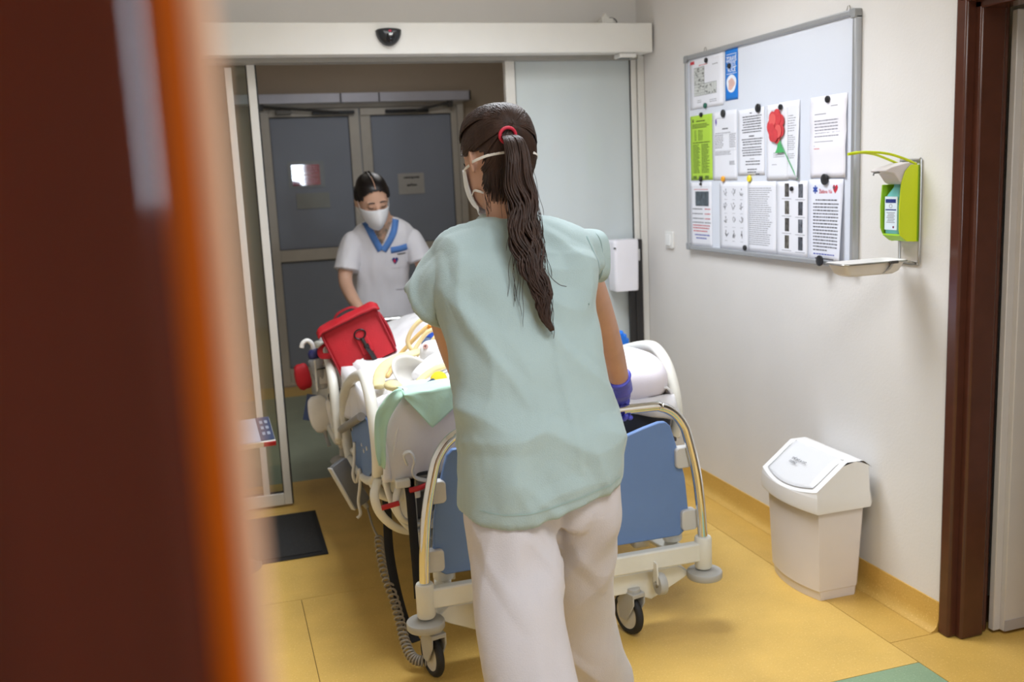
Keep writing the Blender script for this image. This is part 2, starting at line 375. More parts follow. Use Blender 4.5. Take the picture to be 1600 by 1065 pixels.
mk('edge_strip', MB().prism(p_, (0, 0, 2.05), (0, 0, 0.01), (1, 0, 0), (0, 1, 0)), M('beige_wall_reflection', (226, 178, 146), 0.6), d4, angle=60)  # bright rim reflecting the pale wall, put into a beige strip colour

# ceiling luminaires (outside the frame, they light the rooms)
for k, (x, y, z) in enumerate(((0.98, 3.25, 2.73), (1.0, 0.7, 2.73), (1.25, 6.2, 2.68))):
    t = thing('ceiling_light', (x, y, z), ('flat square ceiling light above the hospital bed', 'flat square ceiling light behind the photographer', 'flat square ceiling light over the lobby with the double door')[k], 'ceiling light', 'flat ceiling lights')
    mk('housing', MB().bx((x - 0.53, y - 0.53, z), (x + 0.53, y + 0.53, z + 0.02)), white_m, t, bevel=0.003)
    mk('diffuser', MB().bx((x - 0.5, y - 0.5, z - 0.004), (x + 0.5, y + 0.5, z + 0.001)), M('diffuser_glow' if k < 2 else 'diffuser_glow_dim', (255, 248, 235), 0.5, emit=3.0 if k < 2 else 1.0), t, smooth=False)
# ================================================================== PEOPLE
skin_m = M('skin', (198, 152, 128), 0.5, var=0.07, scale=12, bump=0.05, bscale=200, sss=0.08)
skin2_m = M('skin_pale', (216, 172, 146), 0.5, var=0.07, scale=12, bump=0.05, bscale=200, sss=0.08)
hair_m = M('dark_brown_hair', (54, 34, 25), 0.5, spec=0.35, var=0.45, scale=60, stretch=(1, 1, 0.15), bump=0.3, bscale=220)
hair2_m = M('black_hair', (26, 20, 20), 0.34, var=0.4, scale=60, stretch=(1, 1, 0.3), bump=0.3, bscale=200)
mint_m = M('mint_scrub_cloth', (164, 183, 183), 0.85, var=0.05, scale=5, bump=0.25, bscale=340, sheen=0.2)
whitec_m = M('white_work_cloth', (200, 194, 196), 0.85, var=0.04, scale=6, bump=0.22, bscale=320, sheen=0.15)
white2_m = M('white_tunic_cloth', (232, 230, 234), 0.85, var=0.04, scale=6, bump=0.22, bscale=300, sheen=0.15)
glove_m = M('violet_nitrile', (78, 82, 196), 0.42, var=0.08, scale=20, bump=0.15, bscale=90)
mask_m = M('mask_white', (236, 236, 238), 0.8, var=0.03, bump=0.08, bscale=200)
strap_m = M('strap_white', (232, 226, 218), 0.7)
shoe_m = M('shoe_white', (222, 222, 222), 0.5)
blue_trim_m = M('blue_trim_cloth', (92, 138, 206), 0.85, var=0.05, bump=0.2, bscale=300)

HEAD = [(0.113, -0.01, 0.012, 0.015), (0.103, -0.01, 0.043, 0.056), (0.078, -0.01, 0.064, 0.083), (0.03, -0.008, 0.074, 0.096), (-0.01, -0.003, 0.072, 0.093),
        (-0.05, 0.008, 0.065, 0.083), (-0.08, 0.020, 0.053, 0.069), (-0.10, 0.031, 0.039, 0.052), (-0.113, 0.040, 0.020, 0.028)]
def head_rows(grow=0.0, k=5):
    A = cat([(r[0], r[1], 0) for r in HEAD], k); B = cat([(r[2], r[3], 0) for r in HEAD], k)
    return [(p.x * (1 + grow * 8), p.y, q.x + grow, q.y + grow) for p, q in zip(A, B)]
def head_surface(z):
    R = head_rows()
    for a, b in zip(R, R[1:]):
        if a[0] >= z >= b[0]:
            t = (a[0] - z) / (a[0] - b[0] + 1e-9); return [a[i] + (b[i] - a[i]) * t for i in (1, 2, 3)]
    return list(R[0][1:]) if z > 0 else list(R[-1][1:])
def build_head(mb, T):
    """T maps head space (x right, y face, z up) to the world"""
    def loc(fn):
        m = MB(); fn(m); mb.add([T @ p for p in m.v], m.f)
    loc(lambda m: m.loft([section(0, cy, z, a, b, 36, 2.1) for z, cy, a, b in head_rows()]))
    loc(lambda m: m.tube([(0, 0.084, 0.022), (0, 0.096, 0.0), (0, 0.108, -0.022), (0, 0.098, -0.034)], [0.008, 0.010, 0.013, 0.008], 10))
    for s in (-1, 1):
        loc(lambda m: m.ell((s * 0.011, 0.098, -0.03), (0.008, 0.009, 0.007), 10, 6))
        loc(lambda m: m.ell((s * 0.031, 0.077, 0.012), (0.016, 0.013, 0.0105), 12, 8))
        loc(lambda m: m.ell((s * 0.032, 0.078, 0.030), (0.021, 0.012, 0.006), 12, 6))
        loc(lambda m: m.ell((s * 0.040, 0.066, -0.02), (0.02, 0.018, 0.018), 12, 8))
        r = Matrix.Rotation(s * 0.45, 3, 'Z') @ Matrix.Rotation(-0.2, 3, 'X')
        loc(lambda m: m.ell((s * 0.078, -0.010, -0.008), (0.007, 0.019, 0.033), 14, 10, r))
        loc(lambda m: m.tube([r @ V((0, 0.014 * cos(a), 0.03 * sin(a))) + V((s * 0.081, -0.012, -0.006)) for a in [radians(d) for d in range(-70, 200, 18)]], 0.0042, 8))
    loc(lambda m: m.ell((0, 0.091, -0.060), (0.021, 0.010, 0.005), 12, 6)); loc(lambda m: m.ell((0, 0.089, -0.069), (0.018, 0.010, 0.006), 12, 6))
def face_parts(T, root, haircol):
    for s in (-1, 1):
        mk('eyebrow', MB().tube([T @ V((s * x, 0.092 - abs(x - 0.03) * 0.25, z)) for x, z in ((0.014, 0.030), (0.026, 0.035), (0.038, 0.035), (0.048, 0.029))], [0.0028, 0.0034, 0.003, 0.0012], 8), haircol, root)
        mk('eyelashes', MB().tube([T @ V((s * x, y, z)) for x, y, z in ((0.018, 0.0865, 0.007), (0.025, 0.0895, 0.003), (0.033, 0.0895, 0.002), (0.041, 0.086, 0.004), (0.047, 0.080, 0.008))], [0.001, 0.0016, 0.0018, 0.0018, 0.001], 6), M('lash_dark', (30, 22, 20), 0.5), root)
def mask_part(T, root):
    v, f = [], []; NU, NV = 28, 14
    for j in range(NV + 1):
        q = j / NV; z = -0.008 - 0.118 * q
        for i in range(NU + 1):
            u = -1 + 2 * i / NU; zz = z + (1 - abs(u)) ** 1.5 * 0.014 * (1 - q) - abs(u) * 0.02 * (0.5 - q)
            cy, a, bb = head_surface(max(zz, -0.105)); ang = u * radians(74)
            pr = 0.008 + 0.034 * (1 - abs(u)) ** 1.0 * sin(pi * min(1, 0.08 + q * 0.95)) ** 0.7
            v.append(T @ V((sin(ang) * (a + 0.007), cy + cos(ang) * bb + pr * cos(ang), zz)))
    for j in range(NV):
        for i in range(NU):
            a = j * (NU + 1) + i; f.append((a, a + 1, a + NU + 2, a + NU + 1))
    m = MB(); m.add(v, f)
    o = mk('face_mask', m, mask_m, root, angle=70)
    d = o.modifiers.new('solid', 'SOLIDIFY'); d.thickness = 0.002; d.offset = 1
    return o
def on_head(T, ang, z, off):
    cy, a, b = head_surface(z); return T @ V((sin(ang) * (a + off), cy + cos(ang) * (b + off), z))
def hand(mb, wrist, bx, by, bz, s=1, fr=0.0092, grow=0.0, side=1):
    """a hand closed from above round a horizontal bar along X; s=+1: arm comes from -Y; side: +1 thumb on the -X side"""
    W = V(wrist); kn = V((bx, by + s * 0.022, bz + 0.032))
    pts = [W, W.lerp(kn, 0.35), W.lerp(kn, 0.75), kn]
    rings = []
    for p, a, b in zip(cat(pts, 3), catr([0.028, 0.036, 0.042, 0.041], 3), catr([0.021, 0.019, 0.017, 0.014], 3)):
        d = (kn - W).normalized(); nx = V((1, 0, 0)); nz = nx.cross(d).normalized()
        rings.append([p + nx * (a + grow) * cos(t) + nz * (b + grow) * sin(t) for t in [2 * pi * k / 16 for k in range(16)]])
    mb.loft(rings)
    R = 0.0165 + fr
    for i, (dx, ln) in enumerate(((-0.033, 0.93), (-0.011, 1.06), (0.011, 1.0), (0.032, 0.82))):
        a1 = 62 - 225 * ln; P = [kn + V((side * dx * 0.9, -s * 0.015, -0.002))]
        for k in range(9):
            a = radians(62 + (a1 - 62) * k / 8); P.append(V((bx + side * dx * (1 + 0.06 * k / 8), by + s * R * cos(a), bz + R * sin(a))))
        mb.tube(P, [fr * 1.05] * 3 + [fr * 1.03, fr, fr * 0.98, fr * 1.0, fr * 0.95, fr * 0.88, fr * 0.7], 10)
    P = [W.lerp(kn, 0.45) + V((-side * 0.028, 0, -0.004))]
    for k in range(6):
        a = radians(100 + 120 * k / 5); P.append(V((bx - side * (0.046 + 0.006 * sin(k)), by + s * (R + 0.002) * cos(a), bz + (R + 0.002) * sin(a))))
    mb.tube(P, [fr * 1.3, fr * 1.25, fr * 1.15, fr * 1.1, fr * 1.1, fr, fr * 0.75], 10)
def foot(mb, x, y, s=1, grow=0.0):
    rows = [(-0.07, 0.03, 0.055), (-0.05, 0.036, 0.085), (0.0, 0.037, 0.08), (0.06, 0.043, 0.058), (0.12, 0.047, 0.045), (0.165, 0.04, 0.034), (0.185, 0.022, 0.022)]
    rings = []
    for dy, a, h in rows:
        rings.append([V((x + (a + grow) * cos(t), y + s * (dy + (grow if dy > 0 else -grow)), max(0.001, h / 2 + (h / 2 + grow) * sin(t)))) for t in [2 * pi * k / 20 for k in range(20)]])
    mb.loft(rings)
def fold(me, amp, fr, seed=0, fn=None):
    n = [v.normal.copy() for v in me.vertices]
    for v, q in zip(me.vertices, n):
        p = v.co; d = noise.noise(V((p.x * fr[0] + seed, p.y * fr[1], p.z * fr[2]))) + 0.5 * noise.noise(V((p.x * fr[0] * 2.1, p.y * fr[1] * 2.1 + seed, p.z * fr[2] * 1.7)))
        d *= amp
        if fn: d += fn(p)
        v.co = p + q * d
    me.update(); return me
def ridge(p, fr, seed): return max(0.0, 1 - 5.0 * abs(noise.noise(V((p.x * fr[0] + seed, p.y * fr[1], p.z * fr[2])))))
def bvh_of(me): return BVHTree.FromPolygons([v.co.copy() for v in me.vertices], [tuple(p.vertices) for p in me.polygons])
def ribbon(tree, pts, wd, d=(0, 1, 0), off=0.002, y0=0.0, n=8):
    """flat strip laid on a surface: pts in (x,z), projected along d from the plane y=y0"""
    P = cat([(p[0], p[1], 0) for p in pts], n); vv, ff = [], []
    for i, p in enumerate(P):
        t = (P[min(i + 1, len(P) - 1)] - P[max(i - 1, 0)]).normalized(); nn = V((-t.y, t.x, 0))
        for s in (-1, 0, 1):
            q = p + nn * wd * 0.5 * s
            h, nrm, _, _ = tree.ray_cast(V((q.x, y0, q.y)), V(d))
            if h is None: h = tree.find_nearest(V((q.x, y0 + (0.45 if y0 > 4 else 0.5), q.y)))[0]
            h = h - V(d) * off
            vv.append(V(h))
    for i in range(len(P) - 1):
        for j in (0, 1): a = i * 3 + j; ff.append((a, a + 1, a + 4, a + 3))
    m = MB(); m.add(vv, ff); return m

# ------------------------------------------------ nurse seen from behind
N1 = thing('person', (0.70, 2.0, 0), 'person in mint scrub top and white trousers, dark ponytail, seen from behind pushing the bed', 'person')
HT1 = Matrix.Translation((0.697, 2.355, 1.597)) @ Matrix.Rotation(radians(16), 4, 'Z') @ Matrix.Rotation(radians(-12), 4, 'X') @ Matrix.Rotation(radians(2), 4, 'Y') @ Matrix.Diagonal((1.04, 1.02, 1.03, 1))
b = MB()
TORSO1 = [(0.80, 0.688, 2.09, 0.165, 0.10), (0.95, 0.69, 2.10, 0.155, 0.095), (1.05, 0.692, 2.13, 0.14, 0.09), (1.2, 0.69, 2.19, 0.155, 0.092), (1.32, 0.694, 2.235, 0.17, 0.085), (1.38, 0.698, 2.26, 0.15, 0.07), (1.42, 0.70, 2.275, 0.10, 0.055), (1.45, 0.70, 2.285, 0.055, 0.05)]
body_loft(b, TORSO1)
b.tube(cat([(0.70, 2.275, 1.40), (0.70, 2.295, 1.47), (0.70, 2.33, 1.54)], 4), 0.054, 20)
build_head(b, HT1)
for P, Rr in (([(0.85, 2.27, 1.35), (0.93, 2.36, 1.262), (1.016, 2.48, 1.15), (1.10, 2.605, 1.015), (1.165, 2.70, 0.895)], [0.052, 0.047, 0.041, 0.038, 0.030]),
              ([(0.56, 2.27, 1.35), (0.545, 2.35, 1.24), (0.580, 2.46, 1.125), (0.645, 2.60, 0.985), (0.692, 2.70, 0.885)], [0.052, 0.047, 0.041, 0.036, 0.027])):
    b.tube(cat(P, 6), catr(Rr, 6), 18)
hand(b, (1.165, 2.70, 0.89), 1.19, 2.77, 0.797, 1, 0.0066, -0.006, side=1)
hand(b, (0.692, 2.70, 0.885), 0.71, 2.77, 0.797, 1, 0.0066, -0.006, side=-1)
for P, Rr in (([(0.605, 2.10, 0.86), (0.595, 2.03, 0.66), (0.578, 1.93, 0.47), (0.576, 1.84, 0.28), (0.575, 1.72, 0.08)], [0.085, 0.07, 0.055, 0.05, 0.036]),
              ([(0.78, 2.10, 0.86), (0.785, 2.13, 0.66), (0.81, 2.19, 0.47), (0.85, 2.23, 0.28), (0.885, 2.27, 0.08)], [0.085, 0.07, 0.055, 0.05, 0.036])):
    b.tube(cat(P, 5), catr(Rr, 5), 18)
foot(b, 0.575, 1.74); foot(b, 0.885, 2.29)
mk('body', remesh(b, 0.0055, 3), skin_m, N1, angle=180)
face_parts(HT1, N1, hair_m); mo = mask_part(HT1, N1)
# mask straps: one round the crown, one below the ear
P = [on_head(HT1, radians(a), -0.02 + 0.010 * min(1, max(0, ((a if a < 180 else 360 - a) - 70) / 60)), 0.010 if (a < 100 or a > 260) else (0.0175 if abs(a - 180) > 22 else 0.011)) for a in range(72, 289, 8)]
mk('mask_strap', MB().tube(P, 0.0026, 8, flat=(1.4, 0.5)), strap_m, mo)
for a0, a1 in ((72, 118), (242, 289)):
    P = [on_head(HT1, radians(a), -0.088 + 0.016 * (1 - abs(abs(180 - a) - 90) / 30), 0.008) for a in range(a0, a1, 6)]
    mk('mask_strap', MB().tube(P, 0.0022, 8, flat=(1.4, 0.5)), strap_m, mo)
# scrub top
b = MB()
body_loft(b, [(0.78, 0.685, 2.085, 0.194, 0.136), (0.86, 0.688, 2.088, 0.191, 0.130), (0.95, 0.692, 2.10, 0.186, 0.120), (1.05, 0.692, 2.13, 0.184, 0.112), (1.12, 0.69, 2.15, 0.184, 0.11), (1.2, 0.688, 2.185, 0.188, 0.11),
              (1.28, 0.692, 2.215, 0.194, 0.108), (1.34, 0.695, 2.24, 0.198, 0.10), (1.375, 0.701, 2.258, 0.198, 0.09), (1.405, 0.708, 2.27, 0.182, 0.076), (1.428, 0.704, 2.28, 0.140, 0.066), (1.446, 0.70, 2.288, 0.082, 0.062)], e=2.6)
b.loft([[V((X, yc + ry * math.copysign(abs(cos(t)) ** 0.7, cos(t)), zc + rz * math.copysign(abs(sin(t)) ** 0.62, sin(t)))) for t in [2 * pi * k / 32 for k in range(32)]] for X, yc, ry, zc, rz in ((0.80, 2.262, 0.05, 1.365, 0.045), (0.85, 2.275, 0.07, 1.350, 0.060), (0.885, 2.295, 0.080, 1.345, 0.065), (0.922, 2.31, 0.084, 1.342, 0.066))])
b.tube(cat([(0.61, 2.262, 1.375), (0.560, 2.275, 1.340), (0.518, 2.305, 1.280), (0.492, 2.32, 1.247)], 5), catr([0.045, 0.062, 0.065, 0.066], 5), 28, flat=(1.0, 1.35))
me = remesh(b, 0.0062, 3)
for q_ in me.vertices:
    q_.co.z += (q_.co.x - 0.62) * 0.22 * max(0, min(1, (1.0 - q_.co.z) / 0.2)) * (1 if q_.co.x > 0.62 else 0.0)
me.update()
def top_fn(p):
    d = 0
    if p.y < 2.2: d += 0.0025 * math.exp(-((p.x - 0.735 - 0.01 * sin(p.z * 9)) / 0.008) ** 2) * (1 if 0.88 < p.z < 1.2 else 0)
    d += 0.004 * sin(p.x * 40 + p.z * 5) * max(0, min(1, (1.0 - p.z) / 0.25)) * (1 if p.y < 2.1 else 0.5)
    d += 0.010 * ridge(p, (6, 6, 2.2), 2.0) + 0.006 * ridge(p, (3, 3, 6), 9.0) + 0.008 * ridge(V((p.x + 0.5 * p.z, p.y, p.z)), (5, 5, 2.5), 14.0)
    d += 0.004 * sin((p.x * 0.8 + p.z * 0.6) * 55) * math.exp(-((p.x - 0.56) / 0.06) ** 2 - ((p.z - 1.24) / 0.07) ** 2) + 0.004 * sin((p.x * 0.7 - p.z * 0.7) * 55) * math.exp(-((p.x - 0.85) / 0.05) ** 2 - ((p.z - 1.25) / 0.07) ** 2)
    return d
me = fold(me, 0.006, (8, 8, 2.2), 3, top_fn)
top = mk('scrub_top', me, mint_m, N1, angle=180); tt = bvh_of(me); tt = BVHTree.FromPolygons([v.co + N1.location for v in me.vertices], [tuple(p.vertices) for p in me.polygons])
seam_m = M('seam_thread', (156, 186, 184), 0.9)
mk('seam', ribbon(tt, [(0.876, 1.40), (0.886, 1.35), (0.890, 1.30), (0.888, 1.27)], 0.0026, y0=1.5), seam_m, top)
mk('hem_stitch', ribbon(tt, [(0.515, 0.815), (0.60, 0.812), (0.69, 0.822), (0.78, 0.838), (0.862, 0.855)], 0.0016, y0=1.5), seam_m, top)
b = MB()   # turned-up cuffs
def cuff(p, ax, r, wd):
    ax = V(ax).normalized(); p = V(p)
    return MB().lathe([(r - 0.004, 0), (r, 0), (r + 0.001, wd * 0.5), (r, wd), (r - 0.004, wd)], p, ax, 32)
for nm_, C_, A_, U_, ra, rb in (('l', (0.508, 2.312, 1.266), (-0.62, 0.25, -0.72), (0, 1, 0), 0.0690, 0.091), ('r', (0.898, 2.303, 1.342), (1, 0.25, 0), (0, 1, 0), 0.068, 0.0865)):
    A_ = V(A_).normalized(); B_ = A_.cross(V(U_)).normalized(); U2 = B_.cross(A_)
    pw = 0.62 if nm_ == 'r' else 1.0
    mk('cuff', MB().loft([[V(C_) + A_ * h + U2 * math.copysign(abs(cos(t)) ** pw, cos(t)) * (rb + g_) + B_ * math.copysign(abs(sin(t)) ** pw, sin(t)) * (ra + g_) for t in [2 * pi * k / 40 for k in range(40)]] for h, g_ in ((0.0, -0.004), (0.001, 0.0), (0.024, 0.001), (0.026, -0.003))]), mint_m, top)
# trousers
b = MB()
body_loft(b, [(0.95, 0.69, 2.10, 0.155, 0.098), (0.86, 0.69, 2.10, 0.165, 0.108), (0.79, 0.69, 2.09, 0.180, 0.114), (0.735, 0.69, 2.09, 0.17, 0.105)], e=2.6)
body_loft(b, [(0.84, 0.605, 2.085, 0.08, 0.10), (0.76, 0.603, 2.075, 0.104, 0.116), (0.69, 0.60, 2.04, 0.106, 0.113), (0.63, 0.59, 1.99, 0.103, 0.11), (0.57, 0.579, 1.95, 0.101, 0.108), (0.5, 0.577, 1.90, 0.1, 0.105), (0.44, 0.577, 1.86, 0.098, 0.104), (0.25, 0.577, 1.77, 0.096, 0.1), (0.05, 0.577, 1.70, 0.096, 0.1)])
body_loft(b, [(0.84, 0.785, 2.10, 0.09, 0.11), (0.74, 0.787, 2.10, 0.090, 0.112), (0.65, 0.785, 2.12, 0.088, 0.10), (0.55, 0.79, 2.15, 0.088, 0.098), (0.42, 0.815, 2.20, 0.088, 0.096), (0.31, 0.843, 2.22, 0.086, 0.093), (0.2, 0.875, 2.245, 0.087, 0.09), (0.05, 0.885, 2.265, 0.088, 0.09)])
def tr_fn(p):
    d = -0.012 * math.exp(-((p.x - 0.705) / 0.012) ** 2) * (1 if p.y < 2.1 and p.z > 0.68 else 0)
    d += 0.006 * ridge(V((p.x + 0.35 * p.z, p.y, p.z - 0.5 * p.x)), (8, 4, 2.6), 1.0) + 0.006 * ridge(V((p.x - 0.3 * p.z, p.y, p.z + 0.4 * p.x)), (6, 4, 2.2), 6.0)
    d += 0.004 * sin((p.x * 1.2 - p.z * 0.9) * 40 + 2 * noise.noise(p * 6)) * math.exp(-((p.z - 0.72) / 0.08) ** 2)
    return d
mk('trousers', fold(remesh(b, 0.0065, 4), 0.006, (8, 8, 2.2), 11, tr_fn), whitec_m, N1, angle=180)
for x, y in ((0.575, 1.74), (0.885, 2.29)):
    b = MB(); foot(b, x, y, 1, 0.009); mk('shoe', remesh(b, 0.006, 2), shoe_m, N1, angle=180)
# gloves
for wr, hx, sd, el in (((1.163, 2.697, 0.90), 1.19, 1, (1.10, 2.605, 1.015)), ((0.691, 2.698, 0.892), 0.71, -1, (0.645, 2.60, 0.985))):
    b = MB(); hand(b, wr, hx, 2.77, 0.797, 1, 0.0104, 0.004, sd)
    d = (V(el) - V(wr)).normalized(); W = V(wr)
    b.tube([W - d * 0.03, W + d * 0.005, W + d * 0.028, W + d * 0.042, W + d * 0.046], [0.035, 0.036, 0.037, 0.041, 0.039], 20)
    mk('glove', fold(remesh(b, 0.0032, 2), 0.0014, (40, 40, 60), 5), glove_m, N1, angle=180)
# hair: cap, combed strands, tail, flyaways
def cap(T, keep, grow):
    m = MB(); rows = head_rows(grow, 6); m.loft([section(0, cy, z, a, bb, 48, 2.1) for z, cy, a, bb in rows])
    m.f = [f for f in m.f if keep(sum((m.v[i] for i in f), V()) / len(f))]; m.mi = [0] * len(m.f)
    m.v = [T @ p for p in m.v]; return m
def keep1(c): return c.y < 0.062 + 0.45 * max(0, c.z - 0.05) and (c.z > 0.062 or c.y < 0.02 + (0.06 if c.z > 0.03 else 0)) and c.z > -0.088 - 0.25 * c.y and not (abs(c.x) > 0.055 and c.z < 0.012 and c.y > -0.052)
m = cap(HT1, keep1, 0.008)
hair = mk('hair', m, hair_m, N1, angle=180)
d = hair.modifiers.new('solid', 'SOLIDIFY'); d.thickness = 0.008; d.offset = -1
rnd = random.Random(4)
def scalp_tree(grow):
    mm = MB(); mm.loft([section(0, cy, z, a, bb, 48, 2.1) for z, cy, a, bb in head_rows(grow, 6)]); return BVHTree.FromPolygons(mm.v, mm.f)
STREE = scalp_tree(0.008); cen = V((0, -0.008, 0.0))
def on_scalp(dv, off):
    h = STREE.ray_cast(cen + dv * 0.4, -dv)[0]
    return (h if h else cen + dv * 0.11) + dv * off
tie = V((-0.012, -0.104, 0.050)); td = (tie - cen).normalized()
def combed(n, T, starts, td, hm, root, rad, lift, name='combed_strands'):
    b = MB()
    for i in range(n):
        s_ = starts(i).normalized(); P = []; sag = rnd.uniform(-0.10, 0.10); q0 = rnd.uniform(0, 0.35) ** 1.5
        for k in range(12):
            q = q0 + (1 - q0) * k / 11; dv = s_.lerp(td, q) + V((0, 0, sag * sin(pi * q))); dv.normalize()
            P.append(T @ on_scalp(dv, 0.0005 + lift * sin(pi * min(1, q * 1.1)) + rnd.uniform(0, 0.0014)))
        b.tube(P, [rad * 0.4] + [rad] * 10 + [rad * 0.7], 5)
    return mk(name, b, hm, root, angle=180, kind='stuff')
def starts1(i):
    f = i % 10
    if f < 3: a = rnd.uniform(-1.0, 1.0); return V((sin(a) * 0.8, 0.62, 0.60 - 0.10 * abs(a)))
    sd = rnd.choice((-1, 1))
    if f < 7: return V((sd * 0.95, rnd.uniform(-0.25, 0.45), rnd.uniform(0.08, 0.42)))
    a = rnd.uniform(0, 1.0); return V((sd * a * 0.85, -0.62 + 0.30 * a, -0.82 + 0.42 * a * a))
combed(900, HT1, starts1, td, hair_m, hair, 0.0019, 0.005)
b = MB()
for i in range(260):
    a = rnd.uniform(-1.75, 1.6); z_ = 1.478 + 0.030 * rnd.random() + 0.012 * abs(a) + 0.05 * max(0, abs(a) - 0.9)
    p0 = V((0.70 + 0.057 * sin(a), 2.306 - 0.056 * cos(a) + (1.5 - z_) * -0.3, z_)); s_ = V((sin(a) * 0.9, -0.75, -0.42)).normalized(); p1 = HT1 @ on_scalp(s_, 0.003); P = [p0.lerp(p1, q / 4) + V((0, -0.004 * sin(pi * q / 4), 0)) for q in range(4)]
    for k in range(8):
        q = k / 7; dv = s_.lerp(td, q).normalized(); P.append(HT1 @ on_scalp(dv, 0.003 + 0.003 * sin(pi * q)))
    b.tube(P, [0.0006, 0.0014] + [0.0019] * 9 + [0.0012], 5)
mk('nape_strands', b, hair_m, hair, angle=180, kind='stuff')
TL = cat([(0.691, 2.270, 1.652), (0.697, 2.212, 1.640), (0.698, 2.184, 1.590), (0.696, 2.175, 1.535), (0.702, 2.165, 1.49), (0.694, 2.148, 1.45), (0.689, 2.125, 1.41), (0.688, 2.098, 1.365), (0.696, 2.078, 1.32), (0.705, 2.064, 1.28), (0.704, 2.058, 1.25), (0.706, 2.052, 1.226), (0.718, 2.047, 1.200)], 4)
WD = catr([0.010, 0.022, 0.032, 0.034, 0.037, 0.039, 0.036, 0.032, 0.026, 0.018, 0.014, 0.008, 0.002], 4)
b = MB(); n = len(TL)
for i in range(230):
    a = rnd.uniform(0, 2 * pi); r = math.sqrt(rnd.random()); ph = rnd.uniform(0, 6.3); tw = rnd.choice((1, 1, -0.6)) ; end = n if rnd.random() < 0.28 else rnd.randint(int(n * 0.66), n); P = []
    grp = int(a / (2 * pi) * 5)
    for k in range(0, end):
        t = k / (n - 1); aa = a + 1.9 * t * tw; wv = WD[k] / 0.03 * 0.010 * sin(k * 0.62 + grp * 1.5) * t ** 0.8 + 0.003 * sin(k * 0.9 + ph) * t
        P.append(TL[k] + V((cos(aa) * WD[k] * r + wv, sin(aa) * WD[k] * r * 0.62, 0.3 * wv)))
    b.tube(P, [0.0012] + [0.002] * (len(P) - 4) + [0.0017, 0.0012, 0.0005], 5)
mk('ponytail', b, hair_m, hair, angle=180, kind='stuff')
b = MB()
for i in range(46):
    k0 = rnd.randint(8, 34); p = TL[k0] + V((rnd.choice((-1, 1, 1)) * WD[k0] * 0.9, 0, 0)); P = [p]; vx = rnd.uniform(0.1, 0.5) * (1 if p.x > TL[k0].x else -1)
    for k in range(14):
        p = p + V((vx * 0.006 + 0.0015 * sin(k * 0.7 + i), -0.001, -0.0085)); vx *= 0.8; vx += rnd.uniform(-0.12, 0.1); P.append(p)
    b.tube(P, [0.0006] * 14 + [0.0003], 4)
for i in range(30):   # loose hairs at the nape
    a = radians(180 + rnd.choice((-1, 1)) * rnd.uniform(20, 62)); P = [on_head(HT1, a, -0.07, 0.012)]; p = P[0]
    for k in range(10):
        p = p + V((rnd.uniform(-0.003, 0.003), -0.002, -0.008)); P.append(p)
    b.tube(P, [0.0007] * 10 + [0.0003], 4)
P = cat([(0.665, 2.19, 1.49), (0.660, 2.15, 1.43), (0.668, 2.11, 1.385), (0.676, 2.09, 1.345)], 6); b.tube(P, 0.0011, 5)
P = cat([(0.72, 2.15, 1.44), (0.728, 2.10, 1.38), (0.725, 2.075, 1.33), (0.742, 2.06, 1.305), (0.76, 2.055, 1.298)], 6); b.tube(P, 0.0009, 5)
mk('flyaway_hairs', b, hair_m, hair, angle=180, kind='stuff')
T0 = TL[2]; ax = (TL[3] - TL[0]).normalized(); q = V((0, 0, 1)).rotation_difference(ax)
mk('hair_tie', MB().tube([T0 + q @ V((0.0205 * cos(t), 0.0185 * sin(t), 0)) for t in [2 * pi * k / 20 for k in range(20)]], 0.0042, 8, closed=True), M('hair_tie_red', (206, 40, 66), 0.6), hair)

# ------------------------------------------------ nurse at the far end of the bed
N2 = thing('person', (0.90, 5.45, 0), 'person in white tunic with blue V collar and mask, looking down behind the red bag', 'person')
HT2 = Matrix.Translation((0.832, 5.20, 1.468)) @ Matrix.Rotation(radians(184), 4, 'Z') @ Matrix.Rotation(radians(6), 4, 'Y') @ Matrix.Rotation(radians(-30), 4, 'X') @ Matrix.Diagonal((1.08, 1.08, 1.10, 1))
b = MB()
body_loft(b, [(0.80, 0.90, 5.48, 0.145, 0.09), (0.95, 0.895, 5.46, 0.14, 0.085), (1.10, 0.893, 5.42, 0.15, 0.09), (1.22, 0.897, 5.385, 0.155, 0.088), (1.29, 0.903, 5.37, 0.15, 0.075), (1.34, 0.908, 5.355, 0.09, 0.06), (1.37, 0.908, 5.345, 0.052, 0.05)])
b.tube(cat([(0.906, 5.35, 1.31), (0.893, 5.32, 1.375), (0.862, 5.27, 1.43)], 4), 0.051, 20)
build_head(b, HT2)
for P, Rr in (([(0.745, 5.36, 1.25), (0.69, 5.33, 1.13), (0.668, 5.30, 1.03), (0.685, 5.20, 0.95), (0.712, 5.13, 0.895)], [0.05, 0.044, 0.038, 0.034, 0.027]),
              ([(1.06, 5.36, 1.25), (1.10, 5.34, 1.13), (1.125, 5.31, 1.03), (1.13, 5.21, 0.95), (1.135, 5.13, 0.895)], [0.05, 0.044, 0.038, 0.034, 0.027])):
    b.tube(cat(P, 6), catr(Rr, 6), 18)
hand(b, (0.712, 5.13, 0.892), 0.725, 5.05, 0.83, -1, 0.0085, side=-1); hand(b, (1.135, 5.13, 0.892), 1.13, 5.05, 0.83, -1, 0.0085, side=1)
for x in (0.82, 0.98): b.tube(cat([(x, 5.48, 0.84), (x, 5.47, 0.46), (x, 5.5, 0.08)], 5), catr([0.08, 0.055, 0.036], 5), 16); foot(b, x, 5.48, -1)
mk('body', remesh(b, 0.0055, 3), skin2_m, N2, angle=180)
face_parts(HT2, N2, hair2_m); mo = mask_part(HT2, N2)
